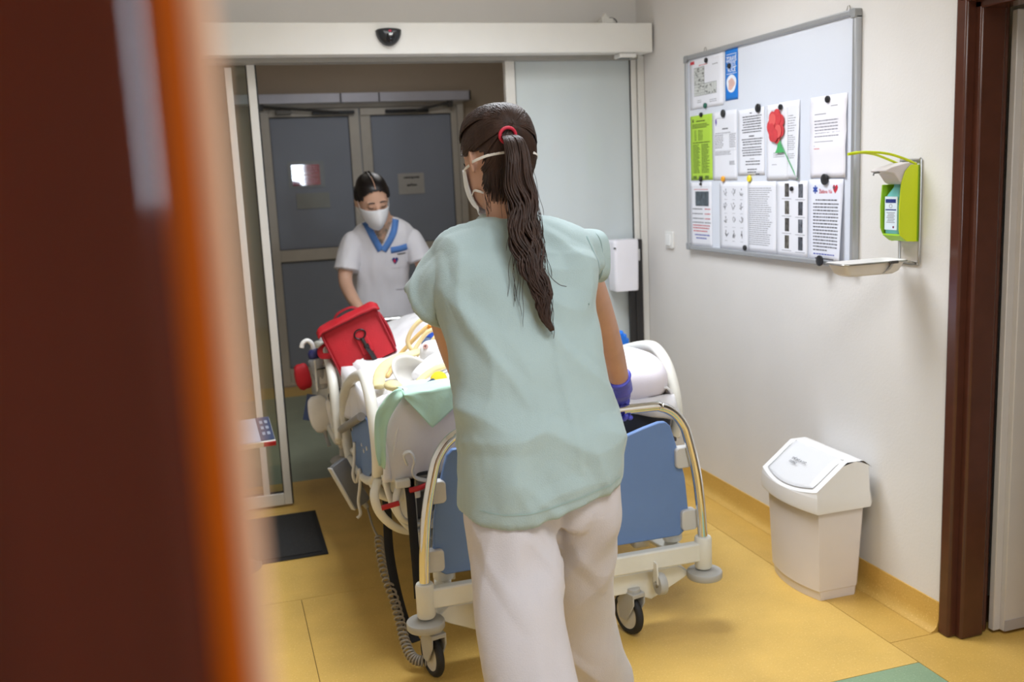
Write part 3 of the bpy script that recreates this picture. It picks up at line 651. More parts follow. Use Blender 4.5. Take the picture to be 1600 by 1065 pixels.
for s in (-1, 1):
    mk('ear_loop', MB().tube([HT2 @ V((s * x, y, z)) for x, y, z in ((0.073, 0.030, -0.020), (0.079, 0.012, 0.012), (0.083, -0.015, 0.028), (0.083, -0.03, 0.0), (0.08, -0.02, -0.035), (0.072, 0.02, -0.06))], 0.0018, 6), strap_m, mo)
def keep2(c): return (c.y < 0.058 + 0.55 * max(0, c.z - 0.055)) and (c.z > 0.060 or c.y < 0.035 + (0.035 if c.z > 0.035 else 0)) and c.z > -0.09 and not (abs(c.x) > 0.055 and c.z < 0.02 and c.y > -0.045)
m = cap(HT2, keep2, 0.008); hair2 = mk('hair', m, hair2_m, N2, angle=180)
d = hair2.modifiers.new('solid', 'SOLIDIFY'); d.thickness = 0.008; d.offset = -1
rnd = random.Random(9); td2 = V((0, -0.95, -0.15)).normalized()
def starts2(i):
    sd = 1 if i % 2 else -1; y = rnd.uniform(-0.3, 0.66); return V((sd * 0.05, y, 0.86)) if i % 3 else V((sd * 0.9, rnd.uniform(0.2, 0.5), rnd.uniform(0.2, 0.55)))
combed(420, HT2, starts2, td2, hair2_m, hair2, 0.0020, 0.004)
mk('hair_parting', MB().tube([HT2 @ on_scalp(V((0.02, sin(a), cos(a))), 0.0035) for a in [radians(d_) for d_ in range(0, 42, 4)]], 0.0022, 6), skin2_m, hair2, angle=180)
b = MB(); b.ell(HT2 @ V((0, -0.125, 0.0)), (0.038, 0.034, 0.036), 16, 10); b.tube([HT2 @ V(p) for p in ((0.0, -0.12, -0.01), (-0.03, -0.12, -0.06), (-0.05, -0.09, -0.10), (-0.06, -0.06, -0.125))], [0.02, 0.017, 0.012, 0.003], 8)
mk('hair_bun', b, hair2_m, hair2, angle=180)
# tunic
b = MB()
body_loft(b, [(0.72, 0.90, 5.485, 0.178, 0.118), (0.83, 0.895, 5.475, 0.170, 0.112), (0.95, 0.892, 5.46, 0.162, 0.105), (1.05, 0.89, 5.435, 0.162, 0.105), (1.15, 0.893, 5.405, 0.168, 0.106), (1.23, 0.897, 5.38, 0.175, 0.102), (1.285, 0.902, 5.365, 0.178, 0.09), (1.32, 0.905, 5.357, 0.15, 0.075), (1.345, 0.907, 5.35, 0.10, 0.068), (1.362, 0.908, 5.348, 0.068, 0.062)], e=2.5)
b.tube(cat([(0.78, 5.36, 1.27), (0.735, 5.355, 1.235), (0.700, 5.34, 1.16), (0.680, 5.32, 1.085)], 5), catr([0.045, 0.062, 0.068, 0.074], 5), 22)
b.tube(cat([(1.02, 5.36, 1.27), (1.06, 5.355, 1.235), (1.09, 5.345, 1.17), (1.105, 5.33, 1.11)], 5), catr([0.045, 0.06, 0.066, 0.070], 5), 22)
me = fold(remesh(b, 0.006, 5), 0.010, (12, 12, 4), 21)
vl = [(0.795, 1.345), (0.808, 1.40), (0.985, 1.40), (0.955, 1.335), (0.868, 1.195)]
def inpoly(x, z, P):
    r = False
    for i in range(len(P)):
        a, c = P[i], P[i - 1]
        if (a[1] > z) != (c[1] > z) and x < (c[0] - a[0]) * (z - a[1]) / (c[1] - a[1]) + a[0]: r = not r
    return r
tree2 = bvh_of(me)
bm = bmesh.new(); bm.from_mesh(me)
bmesh.ops.delete(bm, geom=[f for f in bm.faces if f.calc_center_median().y < 5.345 and inpoly(f.calc_center_median().x, f.calc_center_median().z, [(0.822, 1.345), (0.83, 1.40), (0.965, 1.40), (0.945, 1.34), (0.876, 1.205)])], context='FACES')
bm.to_mesh(me); bm.free()
tunic = mk('tunic', me, white2_m, N2, angle=180)
d = tunic.modifiers.new('solid', 'SOLIDIFY'); d.thickness = 0.004; d.offset = -1
# skin and tattoo inside the V
v, f = [], []
tri = [(0.815, 1.36), (0.955, 1.36), (0.876, 1.195)]
NG = 12
for j in range(NG + 1):
    for i in range(NG + 1):
        q = j / NG; l = V(tri[0]).lerp(V(tri[2]), q); r = V(tri[1]).lerp(V(tri[2]), q); p = l.lerp(r, i / NG)
        h = tree2.ray_cast(V((p.x, 4.8, p.y)), V((0, 1, 0)))[0]
        v.append(V((p.x, (h.y if h else 5.30) + 0.006, p.y)))
for j in range(NG):
    for i in range(NG): a = j * (NG + 1) + i; f.append((a, a + 1, a + NG + 2, a + NG + 1))
m = MB(); m.add(v, f); mk('chest_skin', m, M('tattooed_skin', (206, 160, 132), 0.5, scale=38, col2=(104, 98, 88)), N2, angle=180)
m = ribbon(tree2, [(0.800, 1.348), (0.822, 1.29), (0.845, 1.24), (0.872, 1.185)], 0.036, y0=4.8, off=0.004)
m2 = ribbon(tree2, [(0.966, 1.352), (0.950, 1.29), (0.925, 1.24), (0.885, 1.183)], 0.036, y0=4.8, off=0.0055); m.add(m2.v, m2.f)
o = mk('collar', m, blue_trim_m, tunic, label='blue V collar band'); d = o.modifiers.new('solid', 'SOLIDIFY'); d.thickness = 0.003; d.offset = 0
pk = mk('chest_pocket', ribbon(tree2, [(0.930, 1.13), (0.975, 1.131), (1.018, 1.134)], 0.10, y0=4.8, off=0.003), white2_m, tunic)
o = mk('pocket_band', ribbon(tree2, [(0.928, 1.183), (0.975, 1.188), (1.022, 1.198)], 0.034, y0=4.8, off=0.005), blue_trim_m, tunic, label='blue pocket band'); d = o.modifiers.new('solid', 'SOLIDIFY'); d.thickness = 0.003; d.offset = 0
mk('pen_clip', ribbon(tree2, [(0.965, 1.158), (0.99, 1.160), (1.012, 1.163)], 0.006, y0=4.8, off=0.007), greyd_m, tunic)
def disc_on(tree, x, z, rx, rz, y0, off, n=18, shape=None):
    vv = []
    pts = [(0, 0)] + (shape or [(cos(2 * pi * k / n), sin(2 * pi * k / n)) for k in range(n)])
    for px, pz in pts:
        h = tree.ray_cast(V((x + px * rx, y0, z + pz * rz)), V((0, 1, 0)))[0]; vv.append(V((x + px * rx, (h.y if h else 5.3) - off, z + pz * rz)))
    k = len(pts) - 1; mm = MB(); mm.add(vv, [(0, 1 + i, 1 + (i + 1) % k) for i in range(k)]); return mm
heart = [(0, -1), (0.7, -0.2), (1, 0.4), (0.7, 0.95), (0.3, 0.95), (0, 0.6), (-0.3, 0.95), (-0.7, 0.95), (-1, 0.4), (-0.7, -0.2)]
bd = mk('heart_badge', disc_on(tree2, 0.952, 1.122, 0.018, 0.02, 4.8, 0.007, shape=heart), M('badge_navy', (40, 52, 130), 0.4), tunic, label='navy heart badge')
mk('badge_mark', disc_on(tree2, 0.948, 1.122, 0.007, 0.010, 4.8, 0.0085), M('badge_red', (206, 50, 70), 0.4), bd)
mk('tunic_pocket', ribbon(tree2, [(0.955, 0.955), (1.0, 0.955), (1.035, 0.957)], 0.006, y0=4.8, off=0.003), M('tunic_seam', (196, 194, 200), 0.9), tunic)
b = MB()
body_loft(b, [(0.86, 0.90, 5.48, 0.15, 0.10), (0.78, 0.90, 5.48, 0.155, 0.105), (0.70, 0.90, 5.48, 0.14, 0.095)])
for x in (0.82, 0.98): body_loft(b, [(0.8, x, 5.48, 0.085, 0.1), (0.6, x, 5.475, 0.085, 0.09), (0.3, x, 5.49, 0.085, 0.088), (0.05, x, 5.5, 0.085, 0.085)])
mk('trousers', fold(remesh(b, 0.008, 4), 0.008, (10, 10, 3), 31), whitec_m, N2, angle=180)
for x in (0.82, 0.98):
    b = MB(); foot(b, x, 5.48, -1, 0.009); mk('shoe', remesh(b, 0.006, 2), shoe_m, N2, angle=180)
# ================================================================== BED
bedw_m = M('bed_white', (226, 224, 214), 0.4, var=0.05, scale=10)
bedg_m = M('bed_grey', (176, 174, 168), 0.45, var=0.06)
blue_m = M('bed_blue_laminate', (104, 134, 184), 0.45, var=0.05, scale=6, bump=0.06, bscale=300)
red_m = M('lever_red', (190, 30, 40), 0.4)
BX = 1.003
BED = thing('hospital_bed', (BX, 3.9, 0), 'wheeled hospital bed with chrome foot rail, blue end panel and raised white side rails', 'bed')
def mx(pts, s):   # mirror in the bed's long axis
    return [V((BX + s * (p[0] - BX), p[1], p[2])) for p in pts]
half = [(0.522, 2.775, 0.315), (0.530, 2.775, 0.44), (0.545, 2.775, 0.56), (0.573, 2.775, 0.68), (0.590, 2.775, 0.725), (0.622, 2.775, 0.766), (0.667, 2.775, 0.79), (0.74, 2.775, 0.797)]
path = cat(half + mx(half, -1)[::-1], 6)
mk('foot_rail', MB().tube(path, 0.0165, 20), chrome_m, BED, angle=180, label='chrome foot rail')
P = [(0.597, 0.33), (0.576, 0.345), (0.562, 0.42), (0.572, 0.53), (0.588, 0.60), (0.610, 0.675), (0.622, 0.715), (0.640, 0.732), (0.665, 0.733), (0.72, 0.72), (0.83, 0.688), (BX, 0.672)]
poly = P + [(2 * BX - x, z) for x, z in P[::-1][1:]]
mk('foot_panel', MB().prism(poly, (0, 0.02, 0), (0, 2.80, 0)), blue_m, BED, bevel=0.004, angle=50, label='blue laminate end panel')
for s in (1, -1):
    c = mx([(0.522, 2.775, 0)], s)[0]
    mk('rail_socket', MB().lathe([(0.026, 0.215), (0.029, 0.22), (0.029, 0.318), (0.026, 0.325), (0.018, 0.326)], (c.x, c.y, 0), n=28), bedw_m, BED)
    mk('bumper_disc', MB().lathe([(0.02, 0.178), (0.058, 0.180), (0.060, 0.183), (0.060, 0.200), (0.058, 0.203), (0.034, 0.208), (0.02, 0.210)], (c.x - s * 0.004, c.y, 0), n=36), bedg_m, BED, label='grey round bumper disc')
    for x, z in ((0.583, 0.605), (0.565, 0.385)):
        p = mx([(x, 2.79, z)], s)[0]
        o = mk('panel_clip', MB().prism([(s * a, c2) for a, c2 in rrect(-0.03, -0.036, 0.028, 0.036, 0.014)], (0, 0.034, 0), (p.x, 2.785, z)), M('clip_grey', (200, 198, 194), 0.35), BED, bevel=0.004)
    # wall rollers
    p = mx([(0.70, 2.745, 0.215)], s)[0]
    o = mk('wall_roller', MB().lathe([(0.006, -0.013), (0.034, -0.013), (0.037, -0.008), (0.037, 0.008), (0.034, 0.013), (0.006, 0.013)], (p.x, p.y - 0.005, 0.200), (1, 0, 0), 28), bedg_m, BED)
    mk('bracket', MB().prism([(-0.018, 0.0), (0.018, 0.0), (0.022, 0.075), (-0.012, 0.075)], (0.006, 0, 0), (p.x + s * 0.016, p.y, 0.20), (0, 1, 0)), bedw_m, o, bevel=0.002)
    mk('axle_bolt', MB().lathe([(0.011, 0), (0.011, 0.004), (0.006, 0.007)], (p.x - 0.014, p.y - 0.005, 0.20), (-1, 0, 0), 14), steel_m, o)
    # end frame stub and pad
    p = mx([(0.60, 2.83, 0)], s)[0]
    mk('pad_socket', MB().lathe([(0.03, 0.30), (0.034, 0.305), (0.034, 0.335), (0.028, 0.342), (0.0, 0.340)], (p.x, 2.85, 0), n=24), bedw_m, BED)
    mk('pad', MB().lathe([(0.024, 0.338), (0.024, 0.348), (0.018, 0.352), (0.0, 0.352)], (p.x, 2.85, 0), n=20), rubber_m, BED)
mk('cross_beam', MB().bx((0.535, 2.757, 0.243), (2 * BX - 0.535, 2.793, 0.308)), bedw_m, BED, bevel=0.006)
b = MB()
for s in (1, -1):
    for p0, p1 in (((0.60, 2.79), (0.64, 3.35)), ):
        q = mx([(0.585, 2.79, 0.27), (0.68, 3.30, 0.27)], s); b.tube(q, 0.03, 4)
    b.bx((BX + s * 0.36 - 0.03, 3.0, 0.22), (BX + s * 0.36 + 0.03, 4.85, 0.28))
mk('base_frame', b.bx((0.62, 3.25, 0.225), (1.39, 3.33, 0.285)).bx((0.62, 4.5, 0.225), (1.39, 4.58, 0.285)), bedw_m, BED, bevel=0.005)
mk('caster_bridge', MB().prism([(0.565, 0.20), (0.60, 0.225), (1.40, 0.225), (1.44, 0.20), (1.44, 0.185), (1.40, 0.165), (1.30, 0.12), (1.22, 0.155), (0.79, 0.155), (0.70, 0.12), (0.60, 0.165), (0.565, 0.185)], (0, 0.07, 0), (0, 2.80, 0)), bedw_m, BED, bevel=0.004)
mk('caster_bridge', MB().bx((0.56, 4.78, 0.16), (1.44, 4.86, 0.24)), bedw_m, BED, bevel=0.006)
def caster(x, y, yaw):
    R = Matrix.Rotation(yaw, 4, 'Z'); T = Matrix.Translation((x, y, 0)) @ R
    def put(m): m.v = [T @ p for p in m.v]; return m
    r = 0.073; cy = 0.03
    f = MB()
    for s in (1, -1):
        f.prism([(cy - 0.018, r - 0.015), (cy + 0.018, r - 0.015), (cy + 0.03, r + 0.05), (0.028, 0.155), (-0.03, 0.155), (-0.03, 0.125)], (s * 0.006, 0, 0), (s * 0.020, 0, 0), (0, 1, 0))
    f.bx((-0.026, -0.03, 0.147), (0.026, 0.022, 0.162)).lathe([(0.018, 0.155), (0.024, 0.158), (0.022, 0.175)], (0, 0, 0), n=18)
    o = mk('caster', put(f), bedg_m, BED, bevel=0.003)
    mk('tyre', put(MB().tube([(0, cy + (r - 0.013) * cos(t), r + (r - 0.013) * sin(t)) for t in [2 * pi * k / 40 for k in range(40)]], 0.0135, 12, closed=True, flat=(1.0, 1.0))), rubber_m, o, angle=180)
    mk('wheel_disc', put(MB().lathe([(0.0, -0.013), (0.02, -0.014), (0.035, -0.0105), (0.052, -0.0105), (0.052, 0.0105), (0.035, 0.0105), (0.02, 0.014), (0, 0.013)], (0, cy, r), (1, 0, 0), 32)), M('wheel_cream', (206, 202, 192), 0.45), o)
    return o
caster(0.545, 2.775, radians(12)); caster(1.235, 2.80, radians(14)); caster(0.60, 4.82, radians(10)); caster(1.40, 4.82, radians(10))
# lifting gear and platform
b = MB()
for y in (3.15, 4.55): b.bx((0.93, y - 0.05, 0.25), (1.07, y + 0.05, 0.56))
mk('lift_column', b, bedg_m, BED, bevel=0.006, kind='stuff')
b = MB(); b.bx((0.52, 3.02, 0.555), (0.56, 4.93, 0.595)).bx((1.446, 3.02, 0.555), (1.486, 4.93, 0.595)).bx((0.52, 3.02, 0.555), (1.486, 3.06, 0.595)).bx((0.52, 4.89, 0.555), (1.486, 4.93, 0.595)).bx((0.52, 3.85, 0.555), (1.486, 3.93, 0.595))
mk('platform_frame', b, bedw_m, BED, bevel=0.004)
mk('mattress_base', MB().bx((0.50, 3.0, 0.597), (1.506, 4.95, 0.612)), M('base_dark', (60, 58, 58), 0.5), BED, bevel=0.003)
mk('end_channel', MB().bx((0.56, 2.988, 0.548), (1.45, 3.01, 0.60)), M('channel_grey', (140, 138, 134), 0.4, metal=0.4), BED, bevel=0.003)
mk('tilt_box', MB().prism([(0.0, 0.0), (0.42, 0.0), (0.42, 0.17), (0.0, 0.20)], (0.02, 0, 0), (0.555, 3.10, 0.375), (0, 1, 0)).prism([(0.56, 0.375), (0.93, 0.375), (0.93, 0.41), (0.56, 0.41)], (0, 0.02, 0), (0, 3.10, 0)), bedw_m, BED, bevel=0.003)
for p, q in (((0.61, 3.09, 0.41), (0.74, 3.09, 0.555)), ((0.74, 3.085, 0.40), (0.60, 3.085, 0.54)), ((0.74, 3.09, 0.40), (0.86, 3.09, 0.55))):
    mk('scissor_arm', MB().tube([p, q], 0.008, 8), bedg_m, BED)
mk('grey_gear_plate', MB().bx((0.575, 3.12, 0.39), (0.90, 3.13, 0.545)), M('gear_grey', (92, 88, 84), 0.5), BED, bevel=0.002)
mk('release_lever', MB().tube(cat([(0.530, 2.965, 0.566), (0.555, 2.955, 0.572), (0.585, 2.955, 0.580), (0.62, 2.96, 0.586)], 4), 0.009, 10), red_m, BED, label='red release lever')
mk('release_lever', MB().tube([(0.440, 3.0, 0.508), (0.497, 2.99, 0.520)], 0.009, 10), red_m, BED, label='short red lever under side rail')
mk('clamp_block', MB().bx((0.485, 2.965, 0.575), (0.535, 2.99, 0.603)).bx((0.545, 2.965, 0.535), (0.565, 2.99, 0.562)), bedw_m, BED, bevel=0.005)
# side rails
near = [(3.115, 0.585), (3.09, 0.66), (3.105, 0.75), (3.16, 0.838), (3.25, 0.888), (3.35, 0.885), (3.55, 0.838), (3.76, 0.77), (3.90, 0.695), (3.955, 0.60), (3.94, 0.50), (3.86, 0.43)]
far = [(3.95, 0.50), (3.98, 0.60), (4.03, 0.725), (4.13, 0.805), (4.27, 0.838), (4.45, 0.825), (4.62, 0.80), (4.80, 0.75), (4.88, 0.68), (4.89, 0.56), (4.86, 0.47)]
for s in (1, -1):
    for nm, pr, x0 in (('n', near, 0.452), ('f', far, 0.424)):
        X = BX + s * (x0 - BX)
        o = mk('side_rail', MB().tube(cat([(X, y, z) for y, z in pr], 6), 0.0205, 16), bedw_m, BED, angle=180)
        ex = (s * 0.012, 0, 0)
        if nm == 'n':
            mk('rail_panel', MB().prism([(3.16, 0.60), (3.19, 0.70), (3.26, 0.742), (3.36, 0.735), (3.66, 0.64), (3.74, 0.58), (3.66, 0.46), (3.40, 0.48)], ex, (X - s * 0.004, 0, 0), (0, 1, 0)), blue_m, o, bevel=0.003, label='blue panel inside the side rail')
            mk('grip_bar', MB().tube([(X - s * 0.02, 3.28, 0.752), (X - s * 0.02, 3.93, 0.548)], 0.0155, 12), M('grip_grey', (140, 138, 136), 0.4), o, label='grey grip bar')
            for q in ((3.30, 0.63), (3.38, 0.60)): mk('screw_cap', MB().lathe([(0.008, 0), (0.008, 0.003), (0.0, 0.004)], (X - s * 0.005, q[0], q[1]), (-s, 0, 0), 12), white_m, o)
        else:
            mk('rail_panel', MB().prism([(4.05, 0.60), (4.12, 0.74), (4.30, 0.775), (4.62, 0.74), (4.80, 0.66), (4.78, 0.52), (4.10, 0.50)], ex, (X - s * 0.004, 0, 0), (0, 1, 0)), bedw_m, o, bevel=0.003)
        for y in ((3.25, 3.72) if nm == 'n' else (4.12, 4.70)):
            mk('hinge_arm', MB().tube(cat([(X, y, 0.52), (X + s * 0.03, y, 0.47), (X + s * 0.09, y, 0.455), (X + s * 0.13, y, 0.50), (X + s * 0.11, y, 0.57)], 5), 0.0175, 12, flat=(1.0, 1.5)), bedw_m, o, angle=180)
        y0 = near[0][0] if nm == 'n' else far[0][0]; y1 = near[-1][0] if nm == 'n' else far[-1][0]
        mk('lower_bar', MB().tube(cat([(X, y0, 0.59 if nm == 'n' else 0.50), (X, y0 + 0.12, 0.53 if nm == 'n' else 0.47), (X, (y0 + y1) / 2, 0.47), (X, y1, 0.44 if nm == 'n' else 0.47)], 5), 0.017, 12), bedw_m, o, angle=180)
# curved sheet-metal cover with a round cut-out, near the corner
b = MB()
for X in (0.535,):
    b.tube(cat([(X - 0.005, 3.04, 0.60), (X - 0.035, 3.02, 0.555), (X - 0.045, 3.01, 0.51), (X - 0.03, 3.01, 0.46), (X + 0.02, 3.03, 0.425), (X + 0.045, 3.04, 0.43)], 5), 0.008, 12, flat=(1, 1.9))
    b.tube(cat([(X - 0.085, 3.10, 0.575), (X - 0.105, 3.08, 0.53), (X - 0.095, 3.07, 0.475), (X - 0.06, 3.07, 0.425), (X - 0.01, 3.08, 0.388), (X + 0.05, 3.09, 0.372)], 5), 0.009, 12, flat=(1, 2.0))
    b.tube(cat([(X - 0.07, 3.06, 0.60), (X - 0.062, 3.05, 0.54), (X - 0.045, 3.04, 0.48), (X - 0.01, 3.05, 0.42), (X + 0.03, 3.06, 0.385)], 5), 0.011, 10)
mk('curved_guard', b, bedw_m, BED, angle=180)
# head end
hh = [(0.60, 5.03, 0.56), (0.60, 5.03, 0.70), (0.625, 5.04, 0.795), (0.70, 5.05, 0.828), (0.85, 5.05, 0.832)]
mk('head_rail', MB().tube(cat(hh + mx(hh, -1)[::-1], 6), 0.016, 16), chrome_m, BED, angle=180, label='chrome head rail')
mk('head_panel', MB().prism(rrect(0.64, 0.42, 2 * BX - 0.64, 0.76, 0.05), (0, 0.02, 0), (0, 5.03, 0)), blue_m, BED, bevel=0.004)
b = MB()
for s in (1, -1): p = mx([(0.60, 5.03, 0)], s)[0]; b.bx((p.x - 0.02, 4.92, 0.555), (p.x + 0.02, 5.05, 0.60))
mk('head_rail_mount', b, bedw_m, BED, bevel=0.004, kind='stuff')

# mattress, sheet, blanket, pad ----------------------------------------------------------
sheet_m = M('bed_sheet_white', (232, 230, 232), 0.9, var=0.04, scale=5, bump=0.2, bscale=260, sheen=0.1)
def boxgrid(x0, x1, y0, y1, z0, z1, r, k=6, ny=30, fn=None):
    prof = []
    for x, z in rrect(x0, z0, x1, z1, r, k): prof.append((x, z))
    rows = [(y0, 0.86), (y0 + 0.01, 0.95), (y0 + 0.03, 1.0)] + [(y0 + 0.03 + (y1 - y0 - 0.06) * i / ny, 1.0) for i in range(1, ny)] + [(y1 - 0.03, 1.0), (y1, 0.92)]
    cx, cz = (x0 + x1) / 2, (z0 + z1) / 2; rings = []
    for y, sc in rows: rings.append([V((cx + (x - cx) * (1 - (1 - sc) * 0.3), y, cz + (z - cz) * sc)) for x, z in prof])
    m = MB(); m.loft(rings); return m
mk('mattress', boxgrid(0.50, 1.506, 3.02, 4.93, 0.6115, 0.765, 0.05), M('mattress_navy', (34, 38, 52), 0.6, bump=0.1), base=(BX, 3.9, 0.61), label='dark navy mattress under the white sheets, its corner bare at the foot rail', cat='mattress')
def grid(nx, ny, fn):
    v = [V(fn(i / nx, j / ny)) for j in range(ny + 1) for i in range(nx + 1)]; f = []
    for j in range(ny):
        for i in range(nx): a = j * (nx + 1) + i; f.append((a, a + 1, a + nx + 2, a + nx + 1))
    m = MB(); m.add(v, f); return m
def nz(x, y, z=0.0): return noise.noise(V((x, y, z)))
def ztop(x): q = max(0.0, min(1.0, (x - 0.462) / 0.06)); return 0.795 + 0.072 * q * q * (3 - 2 * q)
# fitted sheet: covers the end face and the left side
def sheet_fn(u, v):
    # v: 0 bottom of end face -> .18 top edge -> 1 head; u: 0 left hem -> .12 left edge -> 1 right
    x1 = 1.17 if v < 0.22 else 1.17 + (1.50 - 1.17) * min(1, (v - 0.22) / 0.12)
    if u < 0.14: x = 0.462 + 0.012 * sin(v * 60) * (1 - u / 0.14); zz = 0.60 + (0.775 - 0.60) * (u / 0.14)
    else: x = 0.462 + 0.03 * min(1, (u - 0.14) / 0.04) + (x1 - 0.492) * (u - 0.14) / 0.86; zz = 0.79
    if v < 0.2:
        q = v / 0.2; y = 2.968 + 0.012 * q + 0.014 * nz(x * 9, q * 2, 3) + 0.012 * sin((x - 0.5) * 20) * (1 - q) * 0.5; z = min(zz, 0.612 + (0.79 - 0.612) * q) if u < 0.14 else 0.595 + (ztop(x) - 0.595) * q
        y += 0.05 * (1 - q) ** 2 * 0.6
    else:
        q = (v - 0.2) / 0.8; y = 2.985 + 1.93 * q; z = zz + ((ztop(x) - 0.79) * math.exp(-((y - 2.985) / 0.3) ** 2) if u > 0.14 else 0)
    return (x, y, z)
m = grid(70, 120, sheet_fn)
o = mk('bed_sheet', m, sheet_m, base=(BX, 3.9, 0.78), angle=180, label='pale grey-white fitted sheet tucked round the foot end of the mattress', cat='sheet')
d = o.modifiers.new('solid', 'SOLIDIFY'); d.thickness = 0.003; d.offset = 1
# corner loop of the sheet
mk('tie_loop', MB().tube(cat([(0.525, 2.955, 0.655), (0.515, 2.95, 0.69), (0.535, 2.945, 0.70), (0.548, 2.945, 0.67), (0.54, 2.95, 0.635), (0.55, 2.955, 0.61), (0.58, 2.96, 0.595), (0.63, 2.965, 0.585)], 5), 0.006, 8, flat=(1.5, 0.7)), M('tape_white', (216, 214, 208), 0.8), o, angle=180)
# patient's covers: a heaped blanket over the bed
def hump(x, y, cx, cy, a, b, h): return h * math.exp(-((x - cx) / a) ** 2 - ((y - cy) / b) ** 2)
def blanket_z(x, y):
    q = max(0.0, min(1.0, (x - 0.47) / 0.07)); r_ = max(0.0, min(1.0, (x - 0.72) / 0.2))
    z = 0.803 + 0.068 * q * math.exp(-((y - 3.02) / 0.34) ** 2) + hump(x, y, 1.05, 3.85, 0.26, 0.6, 0.10) + hump(x, y, 0.98, 4.45, 0.26, 0.4, 0.09) + 0.02 * r_ - 0.075 * max(0.0, min(1.0, (x - 1.22) / 0.16))
    z += 0.016 * nz(x * 7, y * 5, 4) * q + 0.010 * nz(x * 15, y * 13, 6) * q
    return z
def blanket_fn(u, v):
    x = 0.462 + 1.075 * u; y = 2.985 + 1.75 * v + 0.012 * nz(u * 6, 0, 9)
    z = blanket_z(x, y)
    e = min(u, 1 - u)
    if e < 0.06: z -= (0.06 - e) / 0.06 * (0.12 + 0.05 * nz(v * 12, 2, 2)); x += (0.02 * (1 if u < .5 else -1)) * (e - 0.06) / 0.06 * -1
    if v < 0.04: z -= (0.04 - v) / 0.04 * 0.02
    return (x, y, z)
o = mk('blanket', grid(90, 120, blanket_fn), M('blanket_white', (240, 239, 240), 0.9, var=0.03, bump=0.2, bscale=240, sheen=0.1), base=(BX, 3.9, 0.8), angle=180, label='rumpled white blanket heaped over the hospital bed', cat='blanket')
d = o.modifiers.new('solid', 'SOLIDIFY'); d.thickness = 0.008; d.offset = 1
# mint underpad hanging over the foot end with pointed corners
pad_m = M('mint_underpad', (188, 226, 204), 0.75, var=0.06, bump=0.15, bscale=120)
def pad_fn(u, v):
    x = 0.528 + 0.46 * u; top = 0.886 + 0.03 * u
    if u < 0.18: tip = 0.008 + (top - 0.008 - 0.770) * (u / 0.18)
    elif u < 0.42: tip = (top - 0.770) + ((top - 0.852) - (top - 0.770)) * (u - 0.18) / 0.24
    else: tip = top - 0.852 - 0.01 * (u - 0.42)
    if v < 0.5: s_ = (0.5 - v) / 0.5; return (x, 2.948 - 0.010 * s_ * sin(pi * min(1, u * 2.4)) - 0.006 * nz(u * 9, v * 3), top - tip * s_)
    s_ = (v - 0.5) / 0.5; return (x, 2.948 + 0.13 * s_, top + 0.004 * nz(u * 8, v * 6, 5) + 0.006 * sin(pi * s_))
m = grid(60, 24, pad_fn)
pth_ = [(0.530, 2.99, 0.893), (0.508, 2.955, 0.890), (0.478, 2.945, 0.862), (0.452, 2.945, 0.826), (0.443, 2.945, 0.77), (0.440, 2.95, 0.70), (0.442, 2.955, 0.66)]
wd_ = catr([0.02, 0.026, 0.030, 0.032, 0.030, 0.026, 0.016], 5)
vv_, ff_ = [], []
for i, p in enumerate(cat(pth_, 5)):
    for j in range(5): vv_.append(p + V((0.010 * (j - 2) / 2 * 1.6, 0.016 * (j - 2) / 2 * (1 if j < 2 else -0.2), -0.014 * (j - 2) / 2)) * (wd_[i] / 0.026) + V((0, -0.004 * sin(j * 1.7 + i * 0.5), 0)))
for i in range(len(wd_) - 1):
    for j in range(4): ff_.append((i * 5 + j, i * 5 + j + 1, i * 5 + j + 6, i * 5 + j + 5))
m.add(vv_, ff_)
o = mk('underpad', m, pad_m, base=(0.7, 3.0, 0.82), angle=180, label='mint green absorbent pad hanging in a point over the bed end', cat='bed pad')
d = o.modifiers.new('solid', 'SOLIDIFY'); d.thickness = 0.002; d.offset = 0
def roll_fn(u, v):
    a = -0.5 + 3.6 * v; x = 0.535 + 0.40 * u; zb = 0.878 - 0.014 * sin(pi * min(1, u * 2.2)) + 0.055 * u ** 1.3
    return (x, 3.0 + 0.032 * cos(a) * -1 + 0.006 * nz(u * 5, v), zb + 0.018 * sin(a) + 0.004 * nz(u * 9, v * 3, 8))
o = mk('folded_cloth', grid(40, 14, roll_fn), sheet_m, base=(0.79, 3.03, 0.83), angle=180, label='white folded cloth edge lying on the mint pad', cat='cloth')
d = o.modifiers.new('solid', 'SOLIDIFY'); d.thickness = 0.006; d.offset = 0
# pillow at the right of the foot end
def cushion(mb, c, dx, dy, dz, rot, e=2.6, n=28, m=16):
    rings = []
    for i in range(m + 1):
        t = pi * i / m; k = abs(sin(t)) ** (2 / e); h = -math.copysign(abs(cos(t)) ** 0.9, cos(t))
        ps = []
        for j in range(n):
            a = 2 * pi * j / n; x = math.copysign(abs(cos(a)) ** (2 / e), cos(a)) * max(k, 0.002); y = math.copysign(abs(sin(a)) ** (2 / e), sin(a)) * max(k, 0.002)
            p = V((x * dx / 2, y * dy / 2, h * dz / 2)); p += V((0.006 * nz(x * 3, y * 3, h), 0, 0.01 * nz(x * 2, y * 2, h + 4)))
            ps.append(V(c) + rot @ p)
        rings.append(ps)
    return mb.loft(rings)
pm = MB(); cushion(pm, (1.375, 3.17, 0.825), 0.30, 0.42, 0.19, Matrix.Rotation(radians(6), 3, 'Y') @ Matrix.Rotation(radians(-8), 3, 'Z'))
mk('pillow', pm, M('pillow_white', (238, 232, 240), 0.9, var=0.03, bump=0.15, bscale=240), base=(1.375, 3.17, 0.72), angle=180, label='plump white pillow inside the right side rail at the foot end', cat='pillow')
